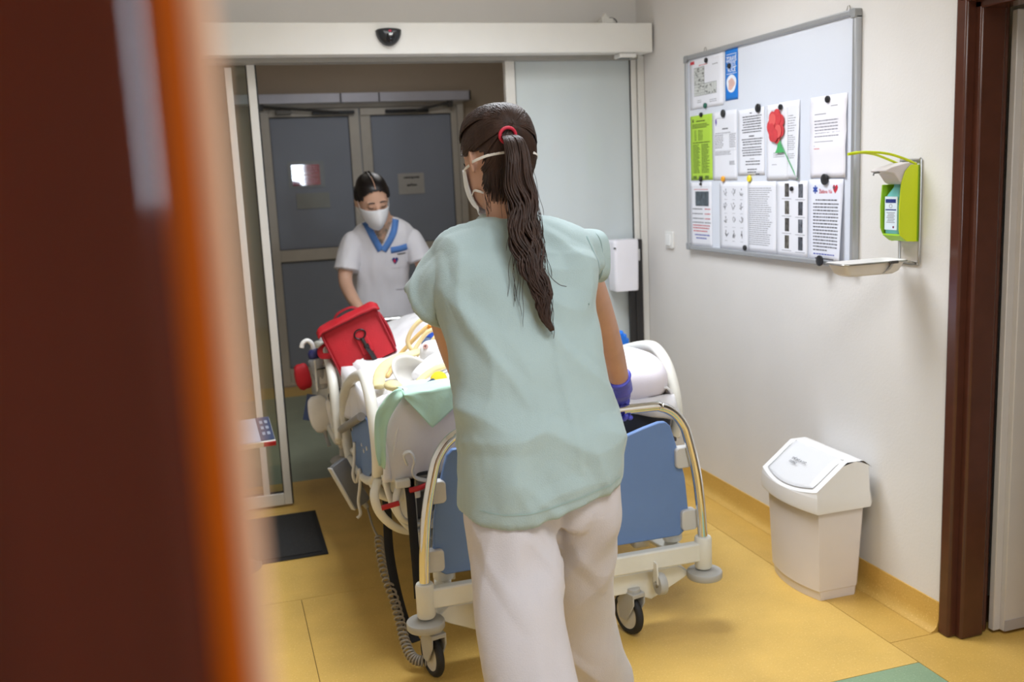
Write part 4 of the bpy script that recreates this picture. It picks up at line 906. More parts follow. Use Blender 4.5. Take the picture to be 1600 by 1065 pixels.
o = mk('hanging_sheet', grid(24, 10, lambda u, v: (1.20 + 0.29 * u, 2.985 - 0.02 * sin(pi * v) + 0.008 * sin(u * 16), 0.775 - (0.02 + 0.075 * u) * v)), sheet_m, base=(1.35, 2.98, 0.77), angle=180, label='strip of white sheet under the pillow at the right of the bed end', cat='sheet')
d = o.modifiers.new('solid', 'SOLIDIFY'); d.thickness = 0.004; d.offset = 1
# blue clothing heap beside the pusher's arm
def heap_fn(cx, cy, a, b, z0, h, sd):
    def fn(u, v):
        x = (u - 0.5) * 2; y = (v - 0.5) * 2; r = min(1, (x * x + y * y) ** 0.5 / 1.1)
        return (cx + x * a, cy + y * b, z0 + h * (1 - r ** 2.2) + 0.018 * nz(x * 2.5 + sd, y * 3) + 0.01 * nz(x * 6, y * 6 + sd))
    return fn
gown_m = M('pale_blue_gown', (150, 186, 232), 0.85, var=0.1, bump=0.2, bscale=200)
o = mk('blue_gown', grid(30, 30, heap_fn(1.26, 3.62, 0.16, 0.24, 0.86, 0.17, 3)), gown_m, base=(1.26, 3.62, 0.86), angle=180, label='crumpled pale blue gown on the bed beside the pusher\'s forearm', cat='gown')
d = o.modifiers.new('solid', 'SOLIDIFY'); d.thickness = 0.006
o = mk('blue_cloth', grid(24, 24, heap_fn(1.19, 3.36, 0.10, 0.15, 0.80, 0.12, 8)), M('mid_blue_cloth', (88, 118, 186), 0.85, var=0.15), base=(1.19, 3.36, 0.8), angle=180, label='darker blue folded cloth on the bed behind the gloved hand', cat='cloth')
d = o.modifiers.new('solid', 'SOLIDIFY'); d.thickness = 0.006
# round scalloped blue object hung behind the right rail
rings = []
for k, (rr, h) in enumerate(((0.02, -0.02), (0.85, -0.018), (1.0, -0.006), (1.0, 0.006), (0.85, 0.018), (0.02, 0.02))):
    rings.append([V((1.615 + 0.072 * rr * (1 + 0.035 * sin(20 * t)) * cos(t), 3.80 + h, 0.80 + 0.082 * rr * (1 + 0.035 * sin(20 * t)) * sin(t))) for t in [2 * pi * j / 80 for j in range(80)]])
mk('blue_disc', MB().loft(rings), M('disc_blue', (24, 112, 214), 0.5, var=0.1), base=(1.615, 3.8, 0.8), label='bright blue disc with a scalloped edge behind the right side rail', cat='disc')

# things on the covers -------------------------------------------------------------------
tube_m = M('latex_tube', (240, 214, 158), 0.35, var=0.06, trans=0.1)
amber_m = M('amber_tube', (230, 192, 122), 0.35, trans=0.1)
def hosething(pts, r_, m_, lb): mk('rubber_tube', MB().tube(cat(pts, 6), r_, 12), m_, base=pts[0], angle=180, label=lb, cat='tube', group='tubes on the covers')
hosething([(0.83, 3.64, 1.00), (0.791, 3.62, 1.03), (0.757, 3.62, 1.03), (0.725, 3.62, 1.016), (0.694, 3.62, 0.984), (0.677, 3.62, 0.943), (0.690, 3.61, 0.910), (0.715, 3.60, 0.888)], 0.0085, tube_m, 'cream tube in a tall open loop beside the red bag')
hosething([(0.58, 3.58, 0.822), (0.612, 3.62, 0.850), (0.643, 3.65, 0.884), (0.692, 3.66, 0.927), (0.742, 3.66, 0.970), (0.78, 3.66, 0.992), (0.83, 3.66, 0.985)], 0.0085, amber_m, 'amber tube rising diagonally from the covers behind the tall loop')
hosething([(0.665, 3.58, 0.870), (0.694, 3.59, 0.911), (0.723, 3.6, 0.946), (0.755, 3.6, 0.977), (0.80, 3.6, 0.99)], 0.0085, tube_m, 'cream tube nearest the blue lidded jar')
hosething([(0.745, 3.56, 0.925), (0.761, 3.55, 0.95), (0.774, 3.55, 0.966), (0.790, 3.56, 0.986)], 0.0085, tube_m, 'short cream tube end beside the left forearm of the person in mint')
mk('tube_joint', MB().lathe([(0.008, 0), (0.011, 0.004), (0.011, 0.026), (0.008, 0.03)], (0.765, 3.645, 0.990), (0.9, 0, -0.1), 14), M('joint_orange', (232, 148, 40), 0.4), base=(0.78, 3.645, 0.98), label='small orange connector on the amber tube', cat='connector')
t = thing('capped_jar', (0.81, 3.82, 0.86), 'small clear jar with bright blue lid between the cream tubes', 'jar')
mk('jar_body', MB().lathe([(0.034, 0), (0.040, 0.01), (0.040, 0.06), (0.034, 0.065)], (0.805, 3.82, 0.860), (0.2, 0, 1), 22), M('jar_blue_grey', (124, 146, 186), 0.25, trans=0.3), t)
mk('lid', MB().lathe([(0.041, 0), (0.042, 0.004), (0.042, 0.026), (0.036, 0.031), (0.0, 0.032)], (0.818, 3.82, 0.922), (0.2, 0, 1), 24), M('lid_blue', (36, 86, 200), 0.35), t)
# white shallow basin tilted towards the foot of the bed
BT = Matrix.Translation((0.622, 3.27, 0.885)) @ Matrix.Rotation(radians(24), 4, 'Y') @ Matrix.Rotation(radians(52), 4, 'X') @ Matrix.Diagonal((1.0, 0.82, 1, 1))
def basin_ring(r_, z, wob=0.0): return [BT @ V(((r_ + wob * sin(3 * a)) * cos(a), (r_ + wob * sin(3 * a)) * sin(a), z)) for a in [2 * pi * k / 36 for k in range(36)]]
mk('basin', MB().loft([basin_ring(0.03, -0.045), basin_ring(0.055, -0.03), basin_ring(0.072, 0.0, 0.003), basin_ring(0.084, 0.008, 0.004), basin_ring(0.083, 0.012, 0.004), basin_ring(0.070, 0.004, 0.003), basin_ring(0.052, -0.024), basin_ring(0.02, -0.034)]), M('basin_white', (222, 219, 212), 0.35, var=0.02), base=(0.622, 3.27, 0.85), angle=180, label='shallow white plastic basin tilted on the covers at the foot of the bed', cat='basin')
gz = M('yellow_gauze', (228, 214, 160), 0.7, var=0.16, scale=14, bump=0.2, bscale=60)
mk('gauze_strip', MB().tube(cat([(0.505, 3.30, 0.845), (0.522, 3.38, 0.872), (0.556, 3.44, 0.895), (0.607, 3.48, 0.91), (0.66, 3.50, 0.915), (0.72, 3.5, 0.925)], 6), 0.022, 14, flat=(0.4, 1.0)), gz, base=(0.6, 3.4, 0.87), angle=180, label='pale yellow soft strip curving round behind the white basin', cat='strip')
mk('gauze_pad', MB().ell((0.525, 3.13, 0.882), (0.030, 0.05, 0.016), 18, 10), gz, base=(0.525, 3.13, 0.87), angle=180, label='small pale yellow pad at the near left corner of the covers', cat='pad')
mk('gauze_strip', MB().tube(cat([(0.606, 3.16, 0.862), (0.635, 3.19, 0.880), (0.672, 3.21, 0.898), (0.712, 3.21, 0.912), (0.78, 3.22, 0.92)], 6), 0.015, 14, flat=(0.6, 1.0)), gz, base=(0.68, 3.2, 0.88), angle=180, label='pale yellow strip behind the bright yellow cap', cat='strip')
mk('rolled_towel', MB().tube(cat([(0.632, 3.26, 0.872), (0.682, 3.31, 0.900), (0.73, 3.34, 0.918), (0.79, 3.36, 0.93)], 6), [0.012] + [0.024] * 16 + [0.02, 0.012], 16), sheet_m, base=(0.7, 3.32, 0.88), angle=180, label='white rolled towel above the yellow cap, right of the basin', cat='towel')
t = mk('foam_mask', MB().lathe([(0.012, 0.075), (0.03, 0.068), (0.05, 0.035), (0.064, 0.0), (0.056, 0.0), (0.02, 0.05)], (0.752, 3.47, 0.905), (-0.55, -0.5, 0.55), 28), M('cup_white', (240, 238, 236), 0.5), base=(0.752, 3.47, 0.88), label='white conical moulded piece lying on the covers below the tubes', cat='mask')
mk('mask_nozzle', MB().lathe([(0.010, 0), (0.010, 0.010), (0.005, 0.011), (0.005, 0.004)], (0.711, 3.432, 0.948), (-0.5, -0.6, 0.4), 16), M('nozzle_pink', (214, 168, 158), 0.4), t)
mk('round_cap', MB().lathe([(0.0, 0.022), (0.024, 0.021), (0.029, 0.015), (0.029, 0.0), (0.0, 0.0)], (0.680, 3.11, 0.885), (-0.2, -0.75, 0.55), 24), M('cap_yellow', (238, 216, 30), 0.4), base=(0.68, 3.11, 0.87), label='bright yellow round cap at the near end of the covers', cat='cap')
mk('folded_cuff', MB().tube(cat([(0.60, 3.06, 0.875), (0.625, 3.065, 0.884), (0.655, 3.075, 0.895)], 5), 0.013, 12, flat=(0.7, 1.1)), M('cuff_navy', (44, 54, 88), 0.8, bump=0.2), base=(0.625, 3.065, 0.87), angle=180, label='navy folded cuff beside the bright yellow cap', cat='cuff')

# red medical bag ---------------------------------------------------------------------------
redc = M('red_nylon', (176, 10, 28), 0.6, var=0.14, scale=10, bump=0.25, bscale=240)
redd = M('red_trim', (150, 10, 28), 0.6, bump=0.2, bscale=200)
BAG = thing('medical_bag', (0.56, 4.15, 0.80), 'bright red nylon bag tilted on the bed against the far left side rail', 'bag')
RB = Matrix.Translation((0.562, 4.15, 0.872)) @ Matrix.Rotation(radians(-5), 4, 'Z') @ Matrix.Rotation(radians(-22), 4, 'Y') @ Matrix.Rotation(radians(-13), 4, 'X')
def bagp(m): m.v = [RB @ p for p in m.v]; return m
W_, D_, H_ = 0.262, 0.21, 0.215
b = MB(); n = 24; rings = []
for i in range(9):
    q = i / 8; z = -H_ / 2 + H_ * q; bul = 1 + 0.02 * sin(pi * q)
    rings.append([V((x * bul, y * (1 - 0.06 * q), z + 0.004 * nz(x * 20, y * 20))) for x, y in rrect(-W_ / 2, -D_ / 2, W_ / 2, D_ / 2, 0.022, 6)])
b.loft(rings)
mk('bag_body', bagp(b), redc, BAG, angle=50)
def flap_fn(u, v):
    x = -W_ / 2 - 0.012 + (W_ + 0.024) * u; y = D_ / 2 - (D_ + 0.03) * v
    z = H_ / 2 + 0.012 + 0.014 * sin(pi * v) + 0.008 * nz(u * 4, v * 4, 2) - (0.020 * (v - 0.86) / 0.14 if v > 0.86 else 0)
    z -= 0.018 * max(0, abs(u - 0.5) * 2 - 0.88) / 0.12
    return (x, y, z)
o = mk('flap', bagp(grid(24, 24, flap_fn)), redc, BAG, angle=180); d = o.modifiers.new('solid', 'SOLIDIFY'); d.thickness = 0.008
z0 = H_ / 2 - 0.012
mk('zip_piping', bagp(MB().tube([(-W_ / 2 - 0.004, -D_ / 2 - 0.006, z0), (W_ / 2 + 0.004, -D_ / 2 - 0.006, z0)], 0.005, 8)), M('zip_dark', (110, 8, 22), 0.6), BAG)
for s in (-1, 1): mk('edge_piping', bagp(MB().tube([(s * (W_ / 2 - 0.004), -D_ / 2 - 0.003, -H_ / 2), (s * (W_ / 2 - 0.004), -D_ / 2 - 0.003, z0)], 0.0045, 8)), redd, BAG)
def spatch_fn(u, v): return (W_ / 2 + 0.006 + 0.01 * sin(pi * v), -D_ / 2 + 0.02 + (D_ - 0.04) * u, -H_ / 2 + 0.02 + (H_ - 0.05) * v)
o = mk('side_pocket', bagp(grid(10, 10, spatch_fn)), redd, BAG, angle=180); d = o.modifiers.new('solid', 'SOLIDIFY'); d.thickness = 0.012
mk('strap_patch', bagp(MB().bx((-0.005, -D_ / 2 - 0.010, -0.065), (0.045, -D_ / 2 + 0.0, 0.035))), redc, BAG, bevel=0.003)
mk('d_ring', bagp(MB().tube([(0.02 + 0.024 * cos(t), -D_ / 2 - 0.014, 0.022 + 0.02 * sin(t)) for t in [2 * pi * k / 20 for k in range(20)]], 0.0035, 8, closed=True)), M('ring_dark', (40, 34, 36), 0.3, metal=0.7), BAG)
ck = mk('clip', bagp(MB().tube([(0.02, -D_ / 2 - 0.016, 0.0), (0.022, -D_ / 2 - 0.02, -0.03)], [0.009, 0.007], 10).tube([(0.022, -D_ / 2 - 0.02, -0.028), (0.024, -D_ / 2 - 0.018, -0.045)], [0.012, 0.012], 10)), black_m, BAG)
st = [RB @ V((0.024, -D_ / 2 - 0.018, -0.045)), RB @ V((0.030, -D_ / 2 - 0.022, -0.09)), RB @ V((0.03, -D_ / 2 - 0.02, -0.125))]
web_m = M('black_webbing', (24, 23, 26), 0.75, bump=0.3, bscale=300)
mk('webbing_strap', MB().tube(cat(st, 5), 0.019, 10, flat=(0.18, 1.0)), web_m, BAG, angle=60)
mk('webbing_strap', MB().tube(cat([RB @ V((-0.08, -D_ / 2 - 0.012, -0.10)), RB @ V((-0.04, -D_ / 2 - 0.016, -0.112)), RB @ V((0.02, -D_ / 2 - 0.02, -0.13)), RB @ V((0.06, -D_ / 2 - 0.03, -0.135))], 5), 0.012, 10, flat=(1.0, 0.25)), web_m, BAG, angle=60)
mk('paper_tag', bagp(MB().bx((-0.062, -D_ / 2 - 0.012, -0.118), (-0.012, -D_ / 2 - 0.010, -0.075))), M('tag_white', (226, 222, 220), 0.7), BAG, smooth=False)
mk('carry_handle', MB().tube(cat([RB @ V((-0.128, -0.03, 0.055)), RB @ V((-0.158, -0.05, 0.045)), RB @ V((-0.165, -0.07, 0.015)), RB @ V((-0.13, -0.095, -0.005))], 6), 0.014, 10, flat=(0.3, 1.0)), redc, BAG, angle=60)
mk('grab_loop', MB().tube(cat([RB @ V((-0.06, 0.06, 0.135)), RB @ V((-0.03, 0.06, 0.158)), RB @ V((0.03, 0.06, 0.16)), RB @ V((0.06, 0.06, 0.14))], 6), 0.012, 10, flat=(0.3, 1.0)), redd, BAG, angle=60)
# red pouch hanging outside the rail
pm = MB(); cushion(pm, (0.345, 4.62, 0.655), 0.075, 0.05, 0.125, Matrix.Rotation(radians(-8), 3, 'Y'), e=4)
mk('red_pouch', pm, redc, base=(0.345, 4.62, 0.65), angle=60, label='small red pouch hanging outside the far left side rail', cat='pouch')

# things hung on the far left rail -----------------------------------------------------------
CAN = thing('suction_canister', (0.385, 4.30, 0.68), 'clear plastic canister with navy lid hung on the far left side rail', 'canister')
clear_m = M('clear_plastic', (196, 198, 204), 0.18, trans=0.55, var=0.03)
mk('canister_body', MB().lathe([(0.024, 0.0), (0.032, 0.012), (0.038, 0.08), (0.041, 0.135), (0.036, 0.14)], (0.408, 4.26, 0.665), (-0.16, 0, 1), 24), clear_m, CAN, angle=60)
mk('lid', MB().lathe([(0.030, 0.0), (0.032, 0.004), (0.031, 0.022), (0.022, 0.034), (0.0, 0.036)], (0.382, 4.27, 0.805), (-0.16, 0, 1), 24), M('lid_navy', (44, 48, 110), 0.4), CAN)
mk('canister_insert', MB().bx((0.387, 4.225, 0.69), (0.425, 4.235, 0.78)), M('insert_grey', (190, 188, 188), 0.4), CAN, bevel=0.003)
mk('hose_hook', MB().tube(cat([(0.378, 4.28, 0.835), (0.37, 4.28, 0.865), (0.352, 4.28, 0.88), (0.332, 4.28, 0.87), (0.325, 4.28, 0.85)], 5), 0.0105, 10), white_m, CAN, angle=180)
mk('measuring_rule', MB().bx((0.368, 4.22, 0.66), (0.376, 4.224, 0.80)), white_m, CAN, bevel=0.001)
mk('strap_band', MB().tube([(0.404 + 0.042 * cos(t), 4.26 + 0.042 * sin(t), 0.76 + 0.006 * cos(t)) for t in [2 * pi * k / 24 for k in range(24)]], 0.0035, 8, closed=True), black_m, CAN)
mk('black_cable', MB().tube(cat([(0.43, 4.20, 0.77), (0.445, 4.18, 0.72), (0.44, 4.18, 0.67), (0.42, 4.20, 0.64), (0.43, 4.18, 0.60), (0.455, 4.17, 0.555)], 6), 0.005, 8), black_m, base=(0.43, 4.2, 0.6), angle=180, label='black cable curling down behind the clear canister', cat='cable')
bagw = M('bag_milky', (236, 234, 232), 0.4, var=0.08, scale=12)
for (c, dx, dz, rt, lb) in (((0.385, 4.32, 0.535), 0.10, 0.17, -8, 'pale flat drainage bag hanging under the clear canister'), ((0.438, 4.22, 0.505), 0.040, 0.235, -11, 'narrow white tube pouch hanging beside the drainage bag')):
    pm = MB(); cushion(pm, c, dx, 0.04, dz, Matrix.Rotation(radians(rt), 3, 'Y'), e=4)
    mk('drainage_bag', pm, bagw, base=c, angle=180, label=lb, cat='bag', group='bags hung on the left rail')
mk('drain_tap', MB().tube(cat([(0.40, 4.32, 0.455), (0.405, 4.32, 0.42), (0.415, 4.31, 0.38)], 4), [0.012, 0.010, 0.010, 0.009, 0.008, 0.008, 0.008, 0.010, 0.008], 10), clear_m, base=(0.4, 4.32, 0.38), angle=180, label='clear drain spout under the pale drainage bag', cat='spout')
mk('blue_card', MB().box((0.375, 4.66, 0.49), (0.06, 0.006, 0.13), Matrix.Rotation(radians(14), 3, 'Y')), M('card_blue', (78, 96, 140), 0.5), base=(0.375, 4.66, 0.49), bevel=0.002, label='blue grey card hanging behind the drainage bag', cat='card')
mk('side_box', MB().bx((0.455, 4.10, 0.49), (0.50, 4.24, 0.68)), M('box_dark', (54, 58, 76), 0.5), base=(0.47, 4.17, 0.49), bevel=0.008, label='dark blue grey box fixed behind the white tube pouch', cat='box')
mk('floor_foot', MB().lathe([(0.0, 0.0), (0.06, 0.0), (0.065, 0.008), (0.05, 0.02), (0.02, 0.03), (0.015, 0.12), (0.0, 0.12)], (0.48, 4.35, 0.29), n=24), bedg_m, BED)
# handset with coiled cord
HS = thing('bed_handset', (0.40, 3.62, 0.40), 'grey bed control handset with white edge hanging from the left rail', 'handset')
RH = Matrix.Translation((0.418, 3.60, 0.415)) @ Matrix.Rotation(radians(-24), 4, 'Y') @ Matrix.Rotation(radians(20), 4, 'Z')
def hsp(m): m.v = [RH @ p for p in m.v]; return m
mk('handset_body', hsp(MB().prism(rrect(-0.036, -0.10, 0.036, 0.10, 0.012), (0, 0.028, 0), (0, 0, 0))), M('handset_grey', (116, 118, 122), 0.45), HS, bevel=0.004)
mk('handset_edge', hsp(MB().bx((-0.043, -0.003, -0.098), (-0.035, 0.031, 0.098))), M('edge_pale', (206, 206, 204), 0.4), HS, bevel=0.003)
mk('cord_grip', hsp(MB().tube([(0.01, 0.014, -0.10), (0.012, 0.014, -0.125)], [0.012, 0.008], 12)), bedg_m, HS)
p0 = RH @ V((0.012, 0.014, -0.125)); lead = cat([p0, (0.475, 3.50, 0.265), (0.487, 3.45, 0.235)], 5)
pth = cat([(0.487, 3.45, 0.235), (0.475, 3.34, 0.205), (0.470, 3.22, 0.175), (0.475, 3.10, 0.14), (0.475, 3.0, 0.10), (0.475, 2.93, 0.062), (0.485, 2.87, 0.040), (0.51, 2.845, 0.034), (0.548, 2.84, 0.036)], 60)
m = MB(); coil = list(lead); N = len(pth); turns = 34
for i in range(N):
    t = (pth[min(i + 1, N - 1)] - pth[max(i - 1, 0)]).normalized(); u = t.cross(V((0, 0, 1))).normalized(); w2 = u.cross(t); a = 2 * pi * turns * i / N
    coil.append(pth[i] + (u * cos(a) + w2 * sin(a)) * 0.0145)
mk('coiled_cord', m.tube(coil, 0.0040, 6), M('cord_grey', (158, 150, 138), 0.5), HS, angle=180)
# tied white cord and black straps at the left corner
mk('white_cord', MB().tube(cat([(0.432, 3.52, 0.60), (0.425, 3.51, 0.53), (0.415, 3.50, 0.48), (0.425, 3.50, 0.45), (0.44, 3.49, 0.50), (0.435, 3.48, 0.44), (0.425, 3.48, 0.38), (0.428, 3.47, 0.335), (0.415, 3.47, 0.32)], 6), 0.006, 8), M('tape_white', (216, 214, 208), 0.8), base=(0.43, 3.5, 0.45), angle=180, label='knotted white cord hanging from the near left side rail', cat='cord')
def strap(pts, wd, lb):
    mk('black_strap', MB().tube(cat(pts, 6), wd, 8, flat=(0.12, 1.0) if False else (0.14, 1.0)), web_m, base=pts[0], angle=50, label=lb, cat='strap', group='black straps at the bed corner')
strap([(0.530, 2.975, 0.575), (0.531, 2.965, 0.53), (0.532, 2.962, 0.42), (0.534, 2.96, 0.30), (0.535, 2.96, 0.195)], 0.015, 'black strap hanging straight down in front of the bed corner')
strap([(0.505, 3.30, 0.47), (0.50, 3.28, 0.40), (0.492, 3.25, 0.28), (0.492, 3.18, 0.18), (0.497, 3.05, 0.09), (0.515, 2.95, 0.05)], 0.016, 'black strap running down behind the coiled cord')
# ================================================================== RIGHT WALL
ink_m = M('print_black', (92, 92, 98), 0.8); inkl_m = M('print_grey', (152, 152, 158), 0.8)
inkr_m = M('print_red', (196, 60, 70), 0.8); inkb_m = M('print_blue', (70, 84, 170), 0.8)
paper_m = M('paper_white', (230, 231, 238), 0.75, var=0.015, scale=6)
mag_m = M('magnet_black', (30, 30, 34), 0.4)
WBX = 2.165   # writing surface
WB = thing('whiteboard', (2.18, 3.52, 1.17), 'large whiteboard with grey aluminium frame hung on the right wall', 'whiteboard')
mk('board_surface', MB().bx((WBX, 2.92, 1.185), (2.176, 4.13, 2.05)), M('board_white', (222, 227, 238), 0.25, var=0.02, scale=2, coat=0.3), WB, smooth=False)
fa = M('frame_aluminium', (176, 178, 182), 0.35, metal=0.5, var=0.04)
prof2 = [(0.0, 0.0), (0.0, 0.02), (0.004, 0.026), (0.018, 0.026), (0.022, 0.020), (0.022, 0.0)]
Y0, Y1, Z0, Z1 = 2.895, 4.15, 1.172, 2.064
for z in (Z0, Z1 - 0.022): mk('frame_rail', MB().prism([(2.1795 - d, z + c) for c, d in prof2], (0, Y1 - Y0 - 0.05, 0), (0, Y0 + 0.025, 0)), fa, WB, bevel=0.001)
for y in (Y0, Y1 - 0.022): mk('frame_rail', MB().prism([(2.1795 - d, y + c) for c, d in prof2], (0, 0, Z1 - Z0 - 0.05), (0, 0, Z0 + 0.025), (1, 0, 0), (0, 1, 0)), fa, WB, bevel=0.001)
for y in (Y0, Y1):
    for z in (Z0, Z1):
        sy = 1 if y == Y0 else -1; sz = 1 if z == Z0 else -1
        poly = [(0, 0.008), (0.002, 0.002), (0.008, 0), (0.032, 0), (0.032, 0.024), (0.024, 0.024), (0.024, 0.032), (0, 0.032)]
        mk('frame_corner', MB().prism([(y + sy * a, z + sz * c) for a, c in poly], (-0.030, 0, 0), (2.1795, 0, 0), (0, 1, 0)), M('corner_grey', (150, 152, 154), 0.45), WB, bevel=0.002)
for y in (3.98, 2.96): mk('hanger_hook', MB().tube([(2.172, y - 0.012, 2.064), (2.172, y - 0.004, 2.082), (2.172, y + 0.004, 2.082), (2.172, y + 0.012, 2.064)], 0.0015, 6), steel_m, WB)

class Paper:
    """a sheet on the board: u runs right (towards -Y), v up, n off the board"""
    def __init__(s, name, label, y, z, wd, ht, mat=paper_m, lay=1, curl=0.0, group=None, cat='paper', tilt=0.0, folds=None):
        s.y, s.z, s.w, s.h, s.lay, s.curl, s.tilt, s.folds = y, z, wd, ht, lay, curl, tilt, folds or []
        m = MB(); m.add(*s.surf(0, 0, wd, ht, 8, 14, 0))
        s.o = mk(name, m, mat, base=(WBX, y - wd / 2, z), angle=180, label=label, cat=cat, group=group)
        d = s.o.modifiers.new('solid', 'SOLIDIFY'); d.thickness = 0.0006; d.offset = 0
        s.pr = {}
    def n(s, u, v):
        q = 0.0008 * s.lay + s.curl * max(0, (u / s.w - 0.55) / 0.45) ** 2 * max(0, 1 - v / s.h) ** 1.2 + 0.0006 * (1 + sin(u * 31 + s.y * 9) * cos(v * 22))
        for fz in s.folds: q += 0.004 * max(0, 1 - abs(v - fz) / 0.05)
        return q
    def at(s, u, v, off=0.0004):
        c, si = cos(s.tilt), sin(s.tilt)
        return V((WBX - s.n(u, v) - off, s.y - (u * c - v * si), s.z + u * si + v * c))
    def surf(s, u0, v0, u1, v1, nu, nv, off):
        vs_ = [s.at(u0 + (u1 - u0) * i / nu, v0 + (v1 - v0) * j / nv, off) for j in range(nv + 1) for i in range(nu + 1)]
        return vs_, [(j * (nu + 1) + i, j * (nu + 1) + i + 1, (j + 1) * (nu + 1) + i + 1, (j + 1) * (nu + 1) + i) for j in range(nv) for i in range(nu)]
    def rect(s, u0, v0, u1, v1, mat, off=0.0006, nu=1, nv=1):
        nu = max(nu, int((u1 - u0) / 0.02)); nv = max(nv, int((v1 - v0) / 0.02))
        s.pr.setdefault(mat.name, (mat, MB()))[1].add(*s.surf(u0, v0, u1, v1, nu, nv, off))
    def lines(s, u0, u1, vt, n, dv, th, mat, seed=0, rag=0.25, center=False, just=False):
        r = random.Random(seed)
        for k in range(n):
            v = vt - k * dv; L = (u1 - u0) * (1 if just else 1 - rag * r.random()); a = u0 + ((u1 - u0 - L) / 2 if center else 0); x = a
            while x < a + L - 0.003:
                wl = min(r.uniform(0.006, 0.022), a + L - x); s.rect(x, v, x + wl, v + th, mat); x += wl + 0.0028
    def poly(s, pts, mat, off=0.0007):
        vs_ = [s.at(u, v, off) for u, v in pts]; k = len(vs_); c = sum(vs_, V()) / k
        s.pr.setdefault(mat.name, (mat, MB()))[1].add(vs_ + [c], [(i, (i + 1) % k, k) for i in range(k)])
    def frame(s, u0, v0, u1, v1, t, mat):
        s.rect(u0, v0, u1, v0 + t, mat); s.rect(u0, v1 - t, u1, v1, mat); s.rect(u0, v0, u0 + t, v1, mat); s.rect(u1 - t, v0, u1, v1, mat)
    def word(s, txt, u, v, size, mat, bold=0.0, align='CENTER', sx=1.0):
        text('lettering', txt, size, mat, s.o, frame_m(s.at(u, v, 0.0007), (0, -cos(s.tilt), sin(s.tilt)), (0, sin(s.tilt), cos(s.tilt)), (-1, 0, 0)), 0.0001, align, bold, sx)
    def done(s):
        for m, b in s.pr.values(): mk('print', b, m, s.o, smooth=False, kind='stuff')

p = Paper('floor_plan_sheet', 'white sheet with a floor plan drawing and red corner mark, top left on the board', 4.112, 1.818, 0.305, 0.222)
p.rect(0.006, 0.200, 0.045, 0.214, inkr_m); p.lines(0.085, 0.19, 0.188, 1, 0.01, 0.004, M('print_rose', (214, 130, 130), 0.8), 2); p.lines(0.21, 0.26, 0.18, 1, 0.01, 0.004, inkl_m, 3)
pl = M('plan_line', (120, 122, 120), 0.8); plf = M('plan_fill', (206, 209, 206), 0.8)
p.rect(0.04, 0.057, 0.137, 0.183, plf, 0.0004); p.rect(0.04, 0.057, 0.245, 0.108, plf, 0.0004)
p.frame(0.04, 0.057, 0.137, 0.183, 0.0018, pl); p.frame(0.04, 0.057, 0.245, 0.108, 0.0018, pl)
r = random.Random(2)
for k in range(8): p.rect(0.04, 0.068 + 0.014 * k, 0.137, 0.0692 + 0.014 * k, pl)
for k in range(5): p.rect(0.06 + 0.018 * k, 0.108 if k % 2 else 0.12, 0.0612 + 0.018 * k, 0.183, pl)
for k in range(9): p.rect(0.06 + 0.02 * k, 0.057, 0.0612 + 0.02 * k, 0.108 if k % 3 else 0.085, pl)
for k in range(26):
    u, v = r.uniform(0.045, 0.125), r.uniform(0.06, 0.175); p.rect(u, v, u + r.uniform(0.006, 0.016), v + 0.006, pl)
for k in range(16):
    u, v = r.uniform(0.14, 0.23), r.uniform(0.06, 0.098); p.rect(u, v, u + r.uniform(0.006, 0.014), v + 0.005, pl)
p.lines(0.07, 0.11, 0.035, 2, 0.008, 0.003, inkl_m, 4); p.lines(0.18, 0.26, 0.03, 2, 0.008, 0.003, inkl_m, 5); p.done()

t = Paper('blue_card', 'narrow bright blue card with white lettering and a hands picture, beside the floor plan', 3.790, 1.832, 0.104, 0.209, M('card_bright_blue', (22, 122, 214), 0.45), 2, cat='card')
cw = M('print_white', (236, 240, 248), 0.7)
t.word('ZDRAVÉ', 0.054, 0.170, 0.026, cw, 0.0004, sx=0.86); t.word('A ČISTÉ', 0.054, 0.147, 0.022, cw, 0.0003, sx=0.9); t.word('RUCE', 0.056, 0.124, 0.026, cw, 0.0004, sx=1.0)
for v in (0.188, 0.158, 0.135, 0.108): t.rect(0.012, v, 0.096, v + 0.0022, cw)
t.poly([(0.052 + 0.040 * cos(a) * (1 + 0.08 * sin(3 * a)), 0.068 + 0.037 * sin(a)) for a in [2 * pi * k / 26 for k in range(26)]], cw)
hp = M('print_hand_pink', (226, 186, 176), 0.7)
t.poly([(0.050 + 0.026 * cos(a) * (1 + 0.25 * cos(3 * a)), 0.066 + 0.024 * sin(a) * (1 + 0.15 * sin(2 * a))) for a in [2 * pi * k / 26 for k in range(26)]], hp, 0.0009)
for k in range(4): t.rect(0.034 + 0.009 * k, 0.058, 0.0352 + 0.009 * k, 0.082, inkl_m, 0.0012)
t.done()
p = Paper('green_sheet', 'lime green printed sheet on the left of the board', 4.115, 1.497, 0.205, 0.292, M('paper_lime', (176, 214, 70), 0.75, var=0.04), 1)
gi = M('print_on_green', (96, 122, 44), 0.8); gd = M('print_dark_green', (50, 62, 30), 0.8)
p.poly([(0.022, 0.262), (0.034, 0.262), (0.034, 0.275), (0.026, 0.277)], gd); p.rect(0.06, 0.264, 0.14, 0.268, gd); p.lines(0.02, 0.19, 0.25, 3, 0.007, 0.0035, gd, 6)
p.lines(0.04, 0.06, 0.222, 8, 0.006, 0.003, gi, 7); p.lines(0.075, 0.12, 0.222, 8, 0.006, 0.003, gi, 8); p.lines(0.025, 0.185, 0.168, 1, 0.006, 0.004, gd, 9, 0)
for c, (u0, u1) in enumerate(((0.025, 0.092), (0.105, 0.180))): p.lines(u0, u1, 0.158, 20, 0.0066, 0.004, gi, 10 + c, 0.3)
